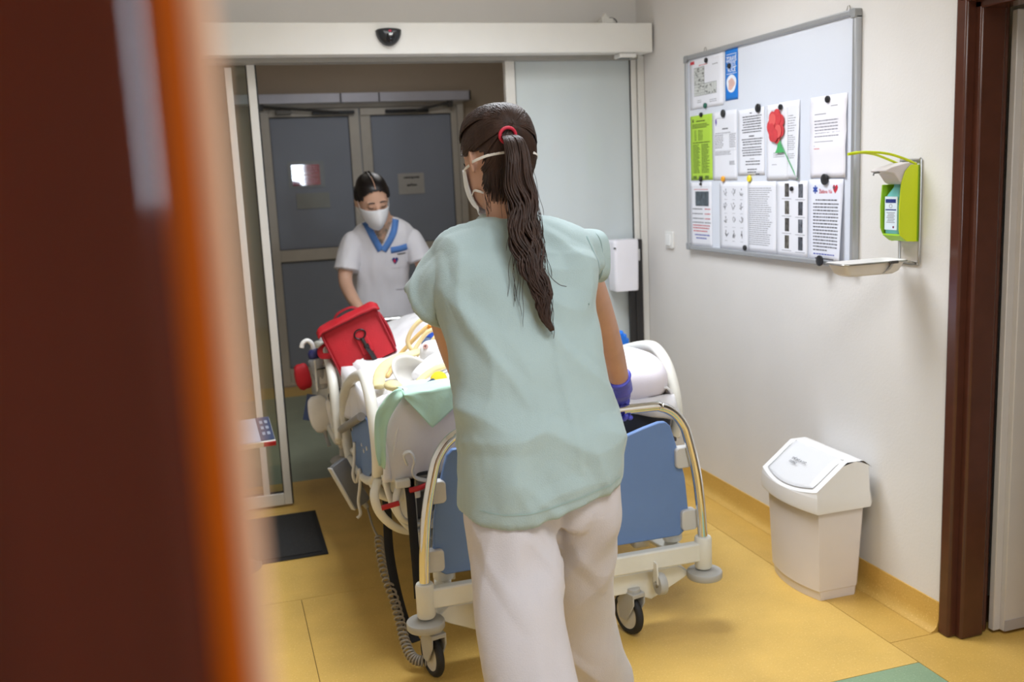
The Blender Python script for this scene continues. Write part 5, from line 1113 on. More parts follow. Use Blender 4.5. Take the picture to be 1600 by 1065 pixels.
for k in range(3): p.rect(0.022 + 0.056 * k, 0.006, 0.058 + 0.056 * k, 0.020, gi)
p.done()
p = Paper('table_sheet', 'white sheet with a small printed table and violet mark, beside the lime green sheet', 3.906, 1.494, 0.208, 0.297)
p.poly([(0.024, 0.252), (0.030, 0.236), (0.038, 0.250), (0.036, 0.266), (0.026, 0.268)], M('print_violet', (108, 86, 168), 0.8)); p.rect(0.03, 0.268, 0.085, 0.2695, inkl_m)
p.rect(0.085, 0.219, 0.135, 0.224, ink_m); p.lines(0.025, 0.175, 0.203, 1, 0.01, 0.003, inkl_m, 12); p.lines(0.022, 0.10, 0.193, 8, 0.0075, 0.0035, inkl_m, 13); p.lines(0.145, 0.20, 0.193, 8, 0.0075, 0.0035, inkl_m, 14, 0.1)
p.frame(0.018, 0.128, 0.203, 0.200, 0.0008, inkl_m); p.lines(0.02, 0.195, 0.122, 3, 0.006, 0.003, inkl_m, 15); p.lines(0.145, 0.19, 0.078, 3, 0.006, 0.004, inkl_m, 16); p.done()
p = Paper('notice_sheet', 'white sheet with centred bold notice lines, left of the paper flower', 3.690, 1.512, 0.208, 0.272)
p.rect(0.095, 0.252, 0.112, 0.256, ink_m); p.lines(0.03, 0.195, 0.238, 7, 0.0105, 0.0048, ink_m, 17, 0.2, True); p.rect(0.09, 0.158, 0.13, 0.163, ink_m)
p.lines(0.03, 0.195, 0.146, 3, 0.0105, 0.0048, ink_m, 18, 0.15, True); p.lines(0.03, 0.195, 0.112, 4, 0.0105, 0.0048, ink_m, 19, 0.15, True); p.rect(0.095, 0.066, 0.13, 0.069, inkl_m)
p.lines(0.05, 0.185, 0.055, 2, 0.012, 0.0048, ink_m, 20, 0.2, True); p.lines(0.075, 0.15, 0.022, 2, 0.011, 0.005, ink_m, 21, 0.05, True); p.rect(0.14, 0.002, 0.172, 0.0065, ink_m); p.done()
p = Paper('letter_sheet', 'creased translucent sheet with its right corner curling behind the paper flower', 3.375, 1.493, 0.140, 0.297, paper_m, 2, 0.014)
p.lines(0.055, 0.118, 0.24, 7, 0.0095, 0.003, inkl_m, 22); p.lines(0.05, 0.115, 0.165, 8, 0.0075, 0.003, inkl_m, 23); p.lines(0.05, 0.115, 0.095, 3, 0.0075, 0.003, inkl_m, 24); p.done()
p = Paper('flower_sheet', 'white sheet held by two magnets with the red paper flower pinned over it', 3.463, 1.490, 0.150, 0.296, paper_m, 4)
p.rect(0.035, 0.272, 0.10, 0.2734, inkl_m); p.poly([(0.034, 0.266), (0.042, 0.27), (0.044, 0.262), (0.038, 0.258)], M('print_teal', (40, 112, 98), 0.8)); p.lines(0.05, 0.14, 0.105, 3, 0.0075, 0.003, inkl_m, 25); p.lines(0.04, 0.08, 0.06, 1, 0.0075, 0.003, inkl_m, 26); p.done()
p = Paper('folded_letter', 'white letter with two fold creases at the upper right of the board', 3.166, 1.495, 0.218, 0.294, M('paper_lilac_white', (236, 234, 242), 0.75, var=0.015), 2, 0.006, folds=[0.11, 0.222])
p.rect(0.125, 0.254, 0.165, 0.257, inkl_m); p.rect(0.03, 0.229, 0.10, 0.232, inkl_m); p.lines(0.028, 0.18, 0.205, 6, 0.0112, 0.0032, M('print_slate', (110, 108, 122), 0.8), 27, 0.1); p.rect(0.028, 0.13, 0.14, 0.1325, inkl_m); p.rect(0.028, 0.116, 0.034, 0.118, inkl_m); p.rect(0.028, 0.105, 0.062, 0.108, M('print_rose', (214, 130, 130), 0.8)); p.done()
p = Paper('photo_notice', 'white notice with a dark photo and coloured lines at the board\'s lower left', 4.126, 1.191, 0.207, 0.297)
p.lines(0.04, 0.175, 0.262, 1, 0.01, 0.003, inkr_m, 28, 0.05); ph = M('photo_grey_blue', (96, 108, 118), 0.6, scale=28, col2=(48, 54, 60)); p.rect(0.052, 0.188, 0.178, 0.255, ph)
for k, v in enumerate((0.172, 0.150, 0.128, 0.110)): p.lines(0.022, 0.13, v, 1, 0.01, 0.0045, ink_m, 29 + k, 0.15); p.lines(0.14, 0.195, v, 1, 0.01, 0.0045, inkr_m if k < 3 else ink_m, 40 + k, 0.1)
p.lines(0.025, 0.195, 0.096, 2, 0.012, 0.005, inkr_m, 50, 0.1); p.lines(0.03, 0.165, 0.070, 1, 0.012, 0.005, inkr_m, 51, 0.1); p.lines(0.04, 0.19, 0.052, 1, 0.012, 0.0055, inkb_m, 52, 0.02); p.lines(0.055, 0.155, 0.037, 1, 0.012, 0.0055, inkb_m, 53, 0.02); p.done()
p = Paper('drawings_sheet', 'white sheet with a grid of twelve small exercise sketches at the bottom of the board', 3.850, 1.194, 0.237, 0.292, paper_m, 1)
r = random.Random(5)
for j in range(4):
    for i in range(3):
        u, v = 0.055 + 0.066 * i, 0.238 - 0.060 * j
        for k in range(5):
            a = r.uniform(0.4, 2.7); L = r.uniform(0.010, 0.024); x0, y0 = u + r.uniform(-0.008, 0.008), v + r.uniform(-0.008, 0.006); x1, y1 = x0 + L * cos(a), y0 + L * sin(a); nx, ny = -sin(a) * 0.0018, cos(a) * 0.0018
            p.poly([(x0 + nx, y0 + ny), (x1 + nx, y1 + ny), (x1 - nx, y1 - ny), (x0 - nx, y0 - ny)], ink_m if j == 3 else inkl_m)
        p.poly([(u + 0.004 * cos(a), v + 0.022 + 0.005 * sin(a)) for a in [pi * k / 4 for k in range(8)]], inkl_m); p.rect(u - 0.012, v - 0.022, u + 0.012, v - 0.0205, inkl_m)
p.done()
p = Paper('text_sheet', 'white sheet full of close printed text beside the exercise sketches', 3.613, 1.195, 0.217, 0.292, paper_m, 1); p.lines(0.012, 0.19, 0.262, 28, 0.0086, 0.0032, inkl_m, 60, 0.22); p.done()
p = Paper('photo_sheet', 'white sheet with eight small photos in two columns at the bottom of the board', 3.393, 1.192, 0.212, 0.293, paper_m, 2)
for j in range(4):
    for i in range(2):
        u, v = 0.058 + 0.092 * i, 0.233 - 0.0675 * j - 0.003 * i
        ph = M('photo_%d' % ((j * 2 + i) % 4), ((104, 100, 96), (120, 124, 134), (112, 108, 102), (90, 94, 104))[(j * 2 + i) % 4], 0.6, scale=60, col2=((36, 34, 34), (34, 36, 42), (60, 54, 46), (28, 28, 30))[(j * 2 + i) % 4])
        p.rect(u, v, u + 0.030, v + 0.052, ph)
        p.rect(u - 0.02, v - 0.009, u + 0.045, v - 0.0068, inkl_m)
p.done()
p = Paper('request_sheet', 'white sheet with red heading between blue star and red heart at lower right', 3.170, 1.190, 0.208, 0.300, M('paper_cool_white', (228, 230, 242), 0.75, var=0.015), 5, 0.016)
st = M('star_blue', (44, 74, 158), 0.7)
for k in range(3):
    a = pi * k / 3 + pi / 2; dx, dy = cos(a), sin(a)
    p.poly([(0.040 + dx * 0.015 - dy * 0.004, 0.263 + dy * 0.015 + dx * 0.004), (0.040 + dx * 0.015 + dy * 0.004, 0.263 + dy * 0.015 - dx * 0.004), (0.040 - dx * 0.015 + dy * 0.004, 0.263 - dy * 0.015 - dx * 0.004), (0.040 - dx * 0.015 - dy * 0.004, 0.263 - dy * 0.015 + dx * 0.004)], st)
p.poly([(0.163 + a * 0.016, 0.264 + c * 0.016) for a, c in heart], M('heart_red', (196, 44, 60), 0.7)); p.poly([(0.156 + a * 0.006, 0.268 + c * 0.007) for a, c in heart], ink_m, 0.001)
p.word('Žádáme Vás', 0.104, 0.255, 0.019, inkr_m, 0.0002, sx=0.85)
p.lines(0.042, 0.185, 0.222, 1, 0.01, 0.0048, ink_m, 70, 0.05); p.lines(0.028, 0.185, 0.208, 14, 0.0122, 0.0050, ink_m, 71, 0, just=True); p.lines(0.028, 0.12, 0.037, 1, 0.01, 0.0048, ink_m, 72, 0)
p.lines(0.030, 0.17, 0.022, 1, 0.01, 0.0045, inkb_m, 73, 0.0); p.rect(0.04, 0.005, 0.16, 0.010, ink_m); p.done()
# paper flower
FL = thing('paper_flower', (WBX - 0.008, 3.39, 1.60), 'red cut-out paper flower with thin green stem pinned on the board', 'paper flower')
FR = M('flower_red', (206, 62, 68), 0.7, var=0.16, scale=30); FD = M('flower_red_light', (224, 92, 90), 0.7, var=0.1)
pts = []
for k in range(64):
    a = 2 * pi * k / 64; rr = 1 + 0.22 * abs(sin(a * 3.5)) ** 0.6 - 0.12
    pts.append((3.387 - 0.056 * rr * cos(a), 1.700 + 0.062 * rr * sin(a)))
mk('blossom', MB().prism(pts, (-0.002, 0, 0), (WBX - 0.010, 0, 0), (0, 1, 0)), FR, FL, smooth=False)
for k, (dy, dz) in enumerate(((-0.015, 0.03), (0.02, 0.026), (0.026, -0.012), (-0.022, -0.02), (0.002, -0.035))):
    mk('petal', MB().prism([(3.387 + dy + 0.024 * cos(a), 1.70 + dz + 0.026 * sin(a)) for a in [2 * pi * j / 20 for j in range(20)]], (-0.001, 0, 0), (WBX - 0.0125 - 0.0006 * k, 0, 0), (0, 1, 0)), FD if k % 2 else FR, FL, smooth=False)
mk('stem', MB().tube([(WBX - 0.010, 3.366, 1.650), (WBX - 0.008, 3.30, 1.562), (WBX - 0.008, 3.243, 1.492)], 0.0022, 8), M('stem_green', (96, 164, 116), 0.7), FL)
mk('leaf', MB().prism([(3.360, 1.650), (3.350, 1.622), (3.330, 1.598), (3.392, 1.596), (3.378, 1.614), (3.372, 1.632)], (-0.0012, 0, 0), (WBX - 0.010, 0, 0), (0, 1, 0)), M('leaf_green', (74, 172, 100), 0.7), FL, smooth=False)
# magnets
def magnet(y, z, r_, lb, mat=None, off=0.003, group='magnets on the whiteboard'):
    mk('magnet', MB().lathe([(r_ * 0.96, 0), (r_, 0.001), (r_, 0.006), (r_ * 0.86, 0.008), (0.0, 0.0082)], (WBX - off, y, z), (-1, 0, 0), 24), mat or mag_m, base=(WBX, y, z), label=lb, cat='magnet', group=group)
g1 = M('magnet_green', (20, 92, 78), 0.4); o1 = M('magnet_orange', (240, 168, 30), 0.4); y1 = M('magnet_yellow', (240, 220, 40), 0.4)
magnet(3.95, 2.022, 0.011, 'small black magnet at the top of the floor plan sheet'); magnet(3.75, 1.974, 0.011, 'black magnet on the lettering of the blue card')
magnet(3.963, 1.827, 0.012, 'dark green magnet at the bottom of the floor plan sheet', g1); magnet(4.003, 1.790, 0.010, 'black magnet at the top of the lime green sheet')
magnet(3.805, 1.781, 0.0165, 'big black magnet at the top of the sheet with the violet mark'); magnet(3.524, 1.781, 0.0175, 'big black magnet at the top right of the bold notice sheet')
magnet(3.356, 1.772, 0.011, 'small black magnet above the red paper flower', off=0.006); magnet(3.058, 1.775, 0.0125, 'black magnet at the top of the folded letter')
magnet(4.014, 1.501, 0.011, 'black magnet at the bottom edge of the lime green sheet'); magnet(4.014, 1.479, 0.006, 'tiny black magnet just above the dark photo on the notice')
magnet(3.81, 1.500, 0.0125, 'orange magnet above the exercise sketches', o1); magnet(3.593, 1.499, 0.014, 'yellow magnet above the close text sheet', y1)
magnet(3.065, 1.490, 0.020, 'largest black magnet between the folded letter and the red heading', off=0.008); magnet(3.065, 1.193, 0.020, 'large black magnet on the bottom frame under the red heading', off=0.026)
magnet(3.631, 1.208, 0.0115, 'black magnet at the bottom between sketches and text sheet'); magnet(3.283, 1.456, 0.009, 'small black magnet between the top two small photos')

# light switch
SW = thing('light_switch', (2.18, 4.372, 1.165), 'white light switch on the right wall left of the whiteboard', 'light switch')
mk('switch_plate', MB().prism([(4.372 + a, 1.206 + c) for a, c in rrect(-0.042, -0.042, 0.042, 0.042, 0.006)], (-0.011, 0, 0), (2.1795, 0, 0), (0, 1, 0)), white_m, SW, bevel=0.002)
mk('rocker', MB().box((2.166, 4.372, 1.206), (0.008, 0.046, 0.056), Matrix.Rotation(radians(3), 3, 'Y')), M('rocker_white', (238, 238, 236), 0.3), SW, bevel=0.002)

# lever disinfectant dispenser in lime green holder
lime_m = M('lime_plastic', (206, 222, 20), 0.42, var=0.03); limed = M('lime_inside', (150, 196, 30), 0.45)
DP = thing('sanitizer_dispenser', (2.18, 2.63, 1.21), 'lime green lever dispenser with a turquoise bottle, on the wall right of the whiteboard', 'dispenser')
mk('wire_backframe', MB().tube(cat([(2.174, 2.585, 1.535), (2.174, 2.583, 1.38), (2.174, 2.583, 1.225), (2.174, 2.592, 1.212), (2.174, 2.63, 1.210), (2.174, 2.668, 1.212), (2.174, 2.678, 1.225), (2.174, 2.68, 1.38), (2.174, 2.68, 1.535), (2.174, 2.672, 1.545), (2.174, 2.595, 1.545)], 4, True), 0.0035, 8, closed=True), steel_m, DP)
mk('back_plate', MB().bx((2.170, 2.59, 1.285), (2.179, 2.675, 1.53)), limed, DP, bevel=0.002)
mk('wall_plate', MB().bx((2.176, 2.592, 1.215), (2.179, 2.672, 1.285)), M('plate_pale', (214, 206, 198), 0.5), DP, bevel=0.001)
side = [(2.168, 1.285), (2.168, 1.530), (2.140, 1.532), (2.118, 1.512), (2.104, 1.475), (2.098, 1.40), (2.099, 1.325), (2.104, 1.307), (2.130, 1.288)]
mk('side_panel', MB().prism(side, (0, 0.004, 0), (0, 2.588, 0)), lime_m, DP, bevel=0.0015)
sb = [(2.168, 1.285), (2.168, 1.470), (2.100, 1.470), (2.094, 1.40), (2.096, 1.330), (2.104, 1.312), (2.140, 1.285)]
mk('side_panel', MB().prism(sb, (0, 0.004, 0), (0, 2.674, 0)), limed, DP, bevel=0.0015)
mk('floor_panel', MB().prism([(2.104, 1.307), (2.130, 1.288), (2.168, 1.285), (2.168, 1.290), (2.132, 1.293), (2.106, 1.312)], (0, 0.084, 0), (0, 2.59, 0)), limed, DP)
bt = MB(); rings = []
for z, a, c in ((1.310, 0.028, 0.034), (1.314, 0.031, 0.037), (1.41, 0.031, 0.037), (1.435, 0.028, 0.034), (1.462, 0.014, 0.016), (1.485, 0.012, 0.014)):
    rings.append([V((2.136 + x, 2.634 + y, z)) for x, y in rrect(-a, -c, a, c, min(a, c) * 0.45, 4)])
bt.loft(rings)
mk('bottle', bt, M('bottle_turquoise', (116, 196, 188), 0.25, trans=0.15, var=0.04), DP, angle=45)
LBX = 2.1035
lab = mk('bottle_label', MB().bx((LBX, 2.606, 1.325), (LBX + 0.003, 2.665, 1.432)), M('label_white', (220, 232, 240), 0.5), DP, smooth=False)
k = MB(); k.bx((LBX - 0.0006, 2.612, 1.412), (LBX, 2.661, 1.424)).bx((LBX - 0.0006, 2.610, 1.388), (LBX, 2.661, 1.3915)); mk('label_band', k, M('label_navy', (30, 48, 120), 0.5), lab, smooth=False)
k = MB()
for i in range(7): k.bx((LBX - 0.0006, 2.616 + 0.004 * (i % 2), 1.348 + 0.0052 * i), (LBX, 2.655 - 0.003 * (i % 3), 1.3502 + 0.0052 * i))
mk('print', k, inkl_m, lab, smooth=False, kind='stuff')
mk('print', MB().tube([(LBX - 0.0004, 2.636 + 0.007 * cos(a), 1.402 + 0.006 * sin(a)) for a in [2 * pi * j / 16 for j in range(16)]], 0.0008, 5, closed=True), inkl_m, lab)
mk('print_mark', MB().ell((LBX - 0.0004, 2.622, 1.334), (0.0006, 0.004, 0.004), 10, 6), M('mark_dark', (120, 30, 60), 0.5), lab)
pc = [(2.120, 1.470), (2.104, 1.478), (2.095, 1.490), (2.082, 1.506), (2.052, 1.512), (2.048, 1.517), (2.070, 1.526), (2.125, 1.537), (2.168, 1.540), (2.168, 1.50), (2.150, 1.475)]
mk('pump_cover', MB().prism(pc, (0, 0.078, 0), (0, 2.594, 0)), M('pump_grey_white', (214, 206, 206), 0.4), DP, bevel=0.003)
mk('nozzle', MB().tube([(2.055, 2.633, 1.512), (2.034, 2.633, 1.510), (2.032, 2.633, 1.502)], [0.0035, 0.003, 0.0025], 8), M('nozzle_grey', (120, 120, 122), 0.4), DP)
for yy_ in (2.595, 2.671):
    mk('lever_rod', MB().tube(cat([(2.165, yy_, 1.532), (2.115, yy_, 1.552), (2.055, yy_ * 0.8 + 2.633 * 0.2, 1.570), (1.99, yy_ * 0.4 + 2.633 * 0.6, 1.577), (1.952, 2.633, 1.575)], 6), 0.0042, 8), lime_m, DP, angle=180)
mk('lever_tip', MB().tube([(1.968, 2.633, 1.576), (1.936, 2.633, 1.573)], [0.0055, 0.0045], 10), lime_m, DP)
TR = thing('drip_tray', (2.0, 2.635, 1.20), 'white drip tray in a wire holder below the lime green dispenser', 'drip tray')
def traymesh():
    m = MB(); r2 = []
    for z, gx, gy in ((1.186, -0.030, -0.02), (1.195, -0.014, -0.012), (1.226, 0.0, 0.0), (1.230, 0.004, 0.004), (1.229, -0.003, -0.003), (1.205, -0.018, -0.015), (1.203, -0.03, -0.022)):
        r2.append([V((2.012 + x, 2.635 + y, z)) for x, y in rrect(-0.116 - gx, -0.052 - gy, 0.116 + gx, 0.052 + gy, 0.018, 5)])
    return m.loft(r2)
mk('tray_dish', traymesh(), M('tray_white', (228, 224, 222), 0.35), TR, angle=60)
mk('wire_holder', MB().tube([V((2.012 + x, 2.635 + y, 1.2265)) for x, y in rrect(-0.121, -0.057, 0.121, 0.057, 0.02, 5)], 0.0026, 8, closed=True).tube([(2.13, 2.66, 1.2265), (2.175, 2.668, 1.214)], 0.0026, 8).tube([(2.13, 2.60, 1.2265), (2.175, 2.595, 1.214)], 0.0026, 8), steel_m, TR, angle=180)
mk('steel_clip', MB().bx((2.055, 2.569, 1.222), (2.085, 2.577, 1.231)), M('clip_dark', (96, 94, 92), 0.4, metal=0.6), TR, bevel=0.001)
mk('steel_band', MB().tube([(2.07, 2.574, 1.226), (2.062, 2.588, 1.203), (2.058, 2.60, 1.194), (2.058, 2.66, 1.194)], 0.012, 8, flat=(0.12, 1.0)), steel_m, TR, angle=60)

# white waste bin with swing lid
BN = thing('waste_bin', (2.03, 2.94, 0), 'white plastic swing-lid bin on the floor by the right wall', 'bin')
bin_m = M('bin_pinkish_white', (226, 218, 214), 0.4, var=0.02); lid_m = M('bin_lid_white', (238, 236, 234), 0.35, var=0.02)
def brect(z, x0, y0, x1, y1, r_=0.016):
    ps = []
    for x, y in rrect(x0, y0, x1, y1, r_, 4):
        if x < x0 + 0.001 + r_: x -= 0.022 * (1 - ((y - (y0 + y1) / 2) / ((y1 - y0) / 2)) ** 2)
        ps.append(V((x, y, z)))
    return ps
def frontbow(z, x0, y0, x1, y1, bow=0.028, r_=0.016):
    pts = []
    for k in range(17):
        q = k / 16; y = y1 - (y1 - y0) * q; pts.append(V((x0 - bow * (1 - (2 * q - 1) ** 2), y, z)))
    for k in range(5): a = radians(180 + 90 * 0); 
    pts += [V((x0 + (x1 - r_ - x0) * k / 4, y0, z)) for k in range(1, 5)] + [V((x1, y0 + r_, z)), V((x1, y1 - r_, z))] + [V((x1 - r_ - (x1 - r_ - x0) * k / 4, y1, z)) for k in range(0, 4)]
    return pts
b = MB(); b.loft([frontbow(0.0, 1.958, 2.788, 2.116, 3.084), frontbow(0.035, 1.954, 2.786, 2.118, 3.086), frontbow(0.036, 1.950, 2.784, 2.121, 3.088), frontbow(0.365, 1.938, 2.775, 2.138, 3.10)])
mk('bin_body', b, bin_m, BN, bevel=0.003)
# lid: skirt then gable; ridge along Y near the wall
rings = [frontbow(0.338, 1.922, 2.758, 2.156, 3.118), frontbow(0.350, 1.920, 2.756, 2.158, 3.120), frontbow(0.395, 1.922, 2.760, 2.152, 3.116)]
b = MB(); b.loft(rings, cap=False)
top = rings[-1]; n = len(top)
def roof(p):
    x, y = p.x, p.y; q = max(0.0, min(1.0, (x - 1.894) / 0.150)); return 0.395 + 0.115 * q if x < 2.044 else (0.510 if x < 2.112 else 0.510 - 0.03 * (x - 2.112) / 0.04)
r2 = []
for sc, dz in ((1.0, 0.0), (0.97, 1.0)):
    rr = []
    for p in top:
        z = 0.395 + (roof(p) - 0.395) * dz; cx, cy = 2.037, 2.938
        rr.append(V((cx + (p.x - cx) * (sc if p.x > 2.0 else 1 - (1 - sc) * 0.5), cy + (p.y - cy) * sc, z)))
    r2.append(rr)
b.loft(r2, cap=False)
# roof surface as a grid between both long edges
def roof_fn(u, v):
    y = 2.765 + 0.346 * v; xf = 1.922 - 0.028 * (1 - (2 * v - 1) ** 2) * 0.98; x = xf + (2.150 - xf) * u; p = V((x, y, 0)); return (x, y, roof(p) if u > 0 else roof(V((xf, y, 0))))
gm_ = grid(26, 16, roof_fn); b.add(gm_.v, gm_.f)
lid = mk('lid_hood', b, lid_m, BN, angle=35)
def flap2(u, v):
    y = 2.795 + 0.286 * v; xf = 1.928 - 0.022 * (1 - (2 * v - 1) ** 2); x = xf + (2.052 - xf) * u
    e = 1 if 0 < u < 1 and 0 < v < 1 else 0
    return (x - 0.004 * e, y, roof(V((x, y, 0))) + 0.0035 * e + 0.006 * sin(pi * u) * e)
o = mk('swing_flap', grid(22, 18, flap2), M('flap_white', (226, 226, 228), 0.35, var=0.02), BN, angle=35)
k = MB(); e = []
for q in [i / 20 for i in range(21)]: e.append((0.0, q))
for q in [i / 8 for i in range(9)]: e.append((q, 1.0))
pe = [V(flap2(0, q)) + V((-0.001, 0, 0.0035)) for q in [i / 20 for i in range(21)]]
mk('flap_gap', MB().tube([V(flap2(1, 0)) + V((0, 0, 0.001))] + [V(flap2(u, 0)) + V((0, -0.001, 0.0015)) for u in (0.75, 0.5, 0.25)] + pe + [V(flap2(u, 1)) + V((0, 0.001, 0.0015)) for u in (0.25, 0.5, 0.75, 1)], 0.0016, 6), M('gap_grey', (176, 174, 174), 0.6), o)
c0 = V(flap2(0.52, 0.52)) + V((-0.007, 0, 0.0075)); uu = V((0, -1, 0)); vv = V((0.150, 0, 0.115)).normalized(); nn = uu.cross(vv)
if nn.x > 0: nn = -nn
ft = frame_m(c0, uu, vv, uu.cross(vv))
text('lettering', 'SMĚSNÝ A OST.', 0.014, ink_m, o, ft, 0.0003, sx=0.9)
text('lettering', 'ODPAD', 0.014, ink_m, o, frame_m(c0 - vv * 0.016 + uu * -0.022, uu, vv, uu.cross(vv)), 0.0003, sx=0.9)
mk('red_liner', MB().bx((2.08, 2.771, 0.352), (2.140, 2.776, 0.358)), M('liner_red', (206, 70, 70), 0.5), BN, smooth=False)

# soap-white automatic dispenser on the glass leaf
SD = thing('wall_dispenser', (2.012, 4.6, 0.94), 'white automatic hand dispenser box fixed to the sliding glass leaf', 'dispenser')
b = MB(); rings = []
for z, a in ((0.945, 0.90), (0.95, 0.93), (1.0, 0.95), (1.19, 1.0), (1.204, 0.97), (1.208, 0.9)):
    rings.append([V((2.014 + x * a, y * 1.0, z)) for x, y in rrect(-0.070, 4.535, 0.070, 4.638, 0.018, 5)])
mk('dispenser_box', b.loft(rings), M('dispenser_white', (232, 230, 236), 0.3, var=0.02), SD, angle=45)
mk('dispenser_slot', MB().bx((1.945, 4.534, 1.165), (1.952, 4.55, 1.172)), greyd_m, SD)
# motion sensor on the operator box
MS = thing('motion_sensor', (0.845, 4.49, 2.2), 'black half-dome motion sensor on the white sliding door header', 'sensor')
b = MB(); rings = []
for y, s in ((4.499, 1.0), (4.478, 0.96), (4.462, 0.80), (4.454, 0.5)):
    pts = []
    for k in range(13): a = pi + pi * k / 12; pts.append((0.059 * cos(a), 0.072 * sin(a) * 0.95))
    for k in range(1, 8): a = pi * k / 8; pts.append((0.059 * cos(a), 0.011 * sin(a)))
    rings.append([V((0.845 + x * s, y, 2.233 + z * s - (1 - s) * 0.012)) for x, z in pts])
mk('sensor_housing', b.loft(rings), M('sensor_black', (36, 38, 42), 0.3), MS, angle=50)
mk('sensor_lens', MB().ell((0.846, 4.460, 2.198), (0.021, 0.012, 0.026), 20, 12), M('lens_black', (16, 18, 24), 0.12), MS)
mk('sensor_lamp', MB().ell((0.845, 4.456, 2.226), (0.009, 0.004, 0.006), 14, 8), M('lamp_red', (176, 30, 70), 0.3), MS)
mk('sensor_logo', MB().prism([(0.836, 2.218), (0.841, 2.214), (0.845, 2.219), (0.849, 2.214), (0.856, 2.218), (0.853, 2.207), (0.839, 2.207)], (0, -0.002, 0), (0, 4.4495, 0)), M('logo_white', (226, 232, 236), 0.4), MS, smooth=False)
AL = thing('header_device', (1.955, 4.6, 2.27), 'small white device with dark cables on top of the sliding door header', 'device')
mk('device_box', MB().bx((1.925, 4.56, 2.271), (1.985, 4.62, 2.302)), white_m, AL, bevel=0.004)
mk('device_cap', MB().prism([(1.926, 2.302), (1.970, 2.302), (1.948, 2.330)], (0, 0.03, 0), (0, 4.575, 0)), white_m, AL, bevel=0.003)
mk('cable', MB().tube(cat([(1.965, 4.59, 2.302), (1.985, 4.585, 2.306), (2.005, 4.58, 2.295), (2.012, 4.58, 2.275)], 6), 0.003, 8), greyd_m, AL, angle=180)
mk('cable', MB().tube(cat([(1.93, 4.58, 2.275), (1.912, 4.58, 2.278), (1.895, 4.58, 2.274)], 5), 0.004, 8), greyd_m, AL, angle=180)
US = thing('safety_sensor', (2.04, 4.55, 2.12), 'flat white sensor strip with dark window under the header end', 'sensor')
mk('sensor_case', MB().bx((1.995, 4.515, 2.108), (2.085, 4.595, 2.1295)), white_m, US, bevel=0.005)
mk('sensor_window', MB().bx((2.005, 4.53, 2.1065), (2.07, 4.58, 2.109)), M('window_dark', (90, 92, 90), 0.2), US, bevel=0.001)

# signs on the double door
def plate(name, x0, z0, x1, z1, y, mat, label, cat_):
    return mk(name, MB().bx((x0, y, z0), (x1, y + 0.003, z1)), mat, base=((x0 + x1) / 2, y, z0), smooth=False, label=label, cat=cat_)
hold = plate('sign_holder', 0.585, 1.545, 0.86, 1.745, 7.608, M('holder_grey', (158, 164, 170), 0.35), 'clear grey sign holder on the left leaf of the double door', 'sign holder')
sg = plate('red_sign', 0.614, 1.562, 0.826, 1.718, 7.602, M('sign_crimson', (166, 22, 60), 0.03, var=0.03, coat=0.8, spec=1.0), 'glossy crimson sign with white text lines on the left leaf of the double door', 'sign')
k = MB(); r = random.Random(8)
for i, z in enumerate((1.698, 1.682, 1.664, 1.636, 1.604, 1.584)):
    x = 0.635
    while x < 0.805: wl = r.uniform(0.012, 0.035); k.bx((x, 7.6008, z), (min(x + wl, 0.808), 7.602, z + 0.006)); x += wl + 0.006
mk('print', k, M('sign_text_pink', (232, 170, 190), 0.5), sg, smooth=False, kind='stuff')
plate('faded_sheet', 0.635, 1.385, 0.885, 1.502, 7.609, M('faded_grey', (160, 164, 162), 0.5), 'faded grey sheet stuck below the crimson sign', 'paper')
pw = plate('door_notice', 1.432, 1.457, 1.64, 1.620, 7.609, M('notice_paper', (190, 188, 184), 0.8), 'white paper notice with two bold words on the right door leaf', 'paper')
ik = M('notice_ink', (30, 28, 26), 0.8)
text('lettering', 'nevstupovat', 0.026, ik, pw, frame_m((1.540, 7.6075, 1.588), (1, 0, 0), (0, 0, 1), (0, -1, 0)), 0.0004, bold=0.0008)
text('lettering', 'zavřeno', 0.026, ik, pw, frame_m((1.540, 7.6075, 1.528), (1, 0, 0), (0, 0, 1), (0, -1, 0)), 0.0004, bold=0.0008)

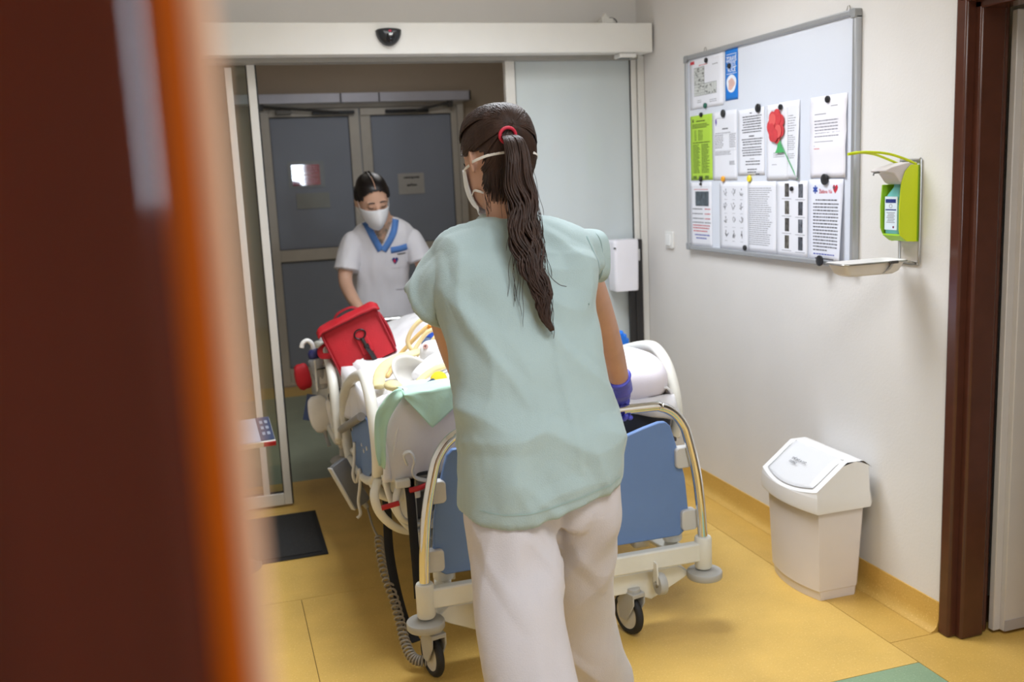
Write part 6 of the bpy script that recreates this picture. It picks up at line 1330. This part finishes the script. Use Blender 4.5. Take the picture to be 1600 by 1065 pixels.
# door mat and wall phone/terminal at the left
MT = thing('door_mat', (0.1, 4.26, 0), 'black ribbed mat on the floor before the left sliding leaf', 'mat')
mk('mat_base', MB().prism([(-0.55, 3.962), (0.342, 3.972), (0.346, 4.558), (-0.55, 4.548)], (0, 0, 0.006), (0, 0, 0.0), (1, 0, 0), (0, 1, 0)), M('mat_edge', (30, 30, 30), 0.8), MT, bevel=0.002)
mk('mat_pile', MB().prism([(-0.535, 3.99), (0.320, 4.0), (0.324, 4.532), (-0.535, 4.522)], (0, 0, 0.004), (0, 0, 0.006), (1, 0, 0), (0, 1, 0)), M('mat_black', (46, 46, 46), 0.95, var=0.4, scale=160, bump=0.8, bscale=260), MT)
PH = thing('control_unit', (0.10, 3.98, 0.55), 'small slanted white box with dark blue top and red corner at the left door post', 'device')
RT_ = Matrix.Translation((0.105, 3.98, 0.575)) @ Matrix.Rotation(radians(6), 4, 'Z') @ Matrix.Rotation(radians(28), 4, 'X')
def php(m): m.v = [RT_ @ p for p in m.v]; return m
mk('unit_box', php(MB().bx((-0.10, -0.075, -0.03), (0.052, 0.075, 0.0))), white_m, PH, bevel=0.003)
mk('unit_top', php(MB().bx((-0.098, -0.073, 0.0), (-0.006, 0.073, 0.003))), M('unit_grey', (164, 172, 188), 0.4), PH, bevel=0.001)
kp = mk('unit_keypad', php(MB().bx((-0.006, -0.070, 0.0), (0.050, 0.073, 0.004))), M('unit_navy', (50, 62, 92), 0.4), PH, bevel=0.001)
mk('red_corner', php(MB().bx((0.004, -0.0775, -0.026), (0.0535, -0.074, -0.004))), M('corner_red', (190, 24, 48), 0.4), PH, bevel=0.001)
for i in range(2):
    for j in range(3): mk('key', php(MB().bx((0.006 + 0.02 * i, -0.04 + 0.035 * j, 0.004), (0.018 + 0.02 * i, -0.022 + 0.035 * j, 0.006))), M('key_pale', (140, 150, 168), 0.4), kp, smooth=False)
mk('unit_bracket', MB().bx((-0.06, 3.96, 0.0), (-0.03, 3.99, 0.55)), steel_m, PH, bevel=0.003)
mk('bracket_foot', MB().lathe([(0.0, 0), (0.11, 0), (0.11, 0.008), (0.03, 0.016), (0.0, 0.016)], (-0.045, 3.975, 0.0), n=32), steel_m, PH)
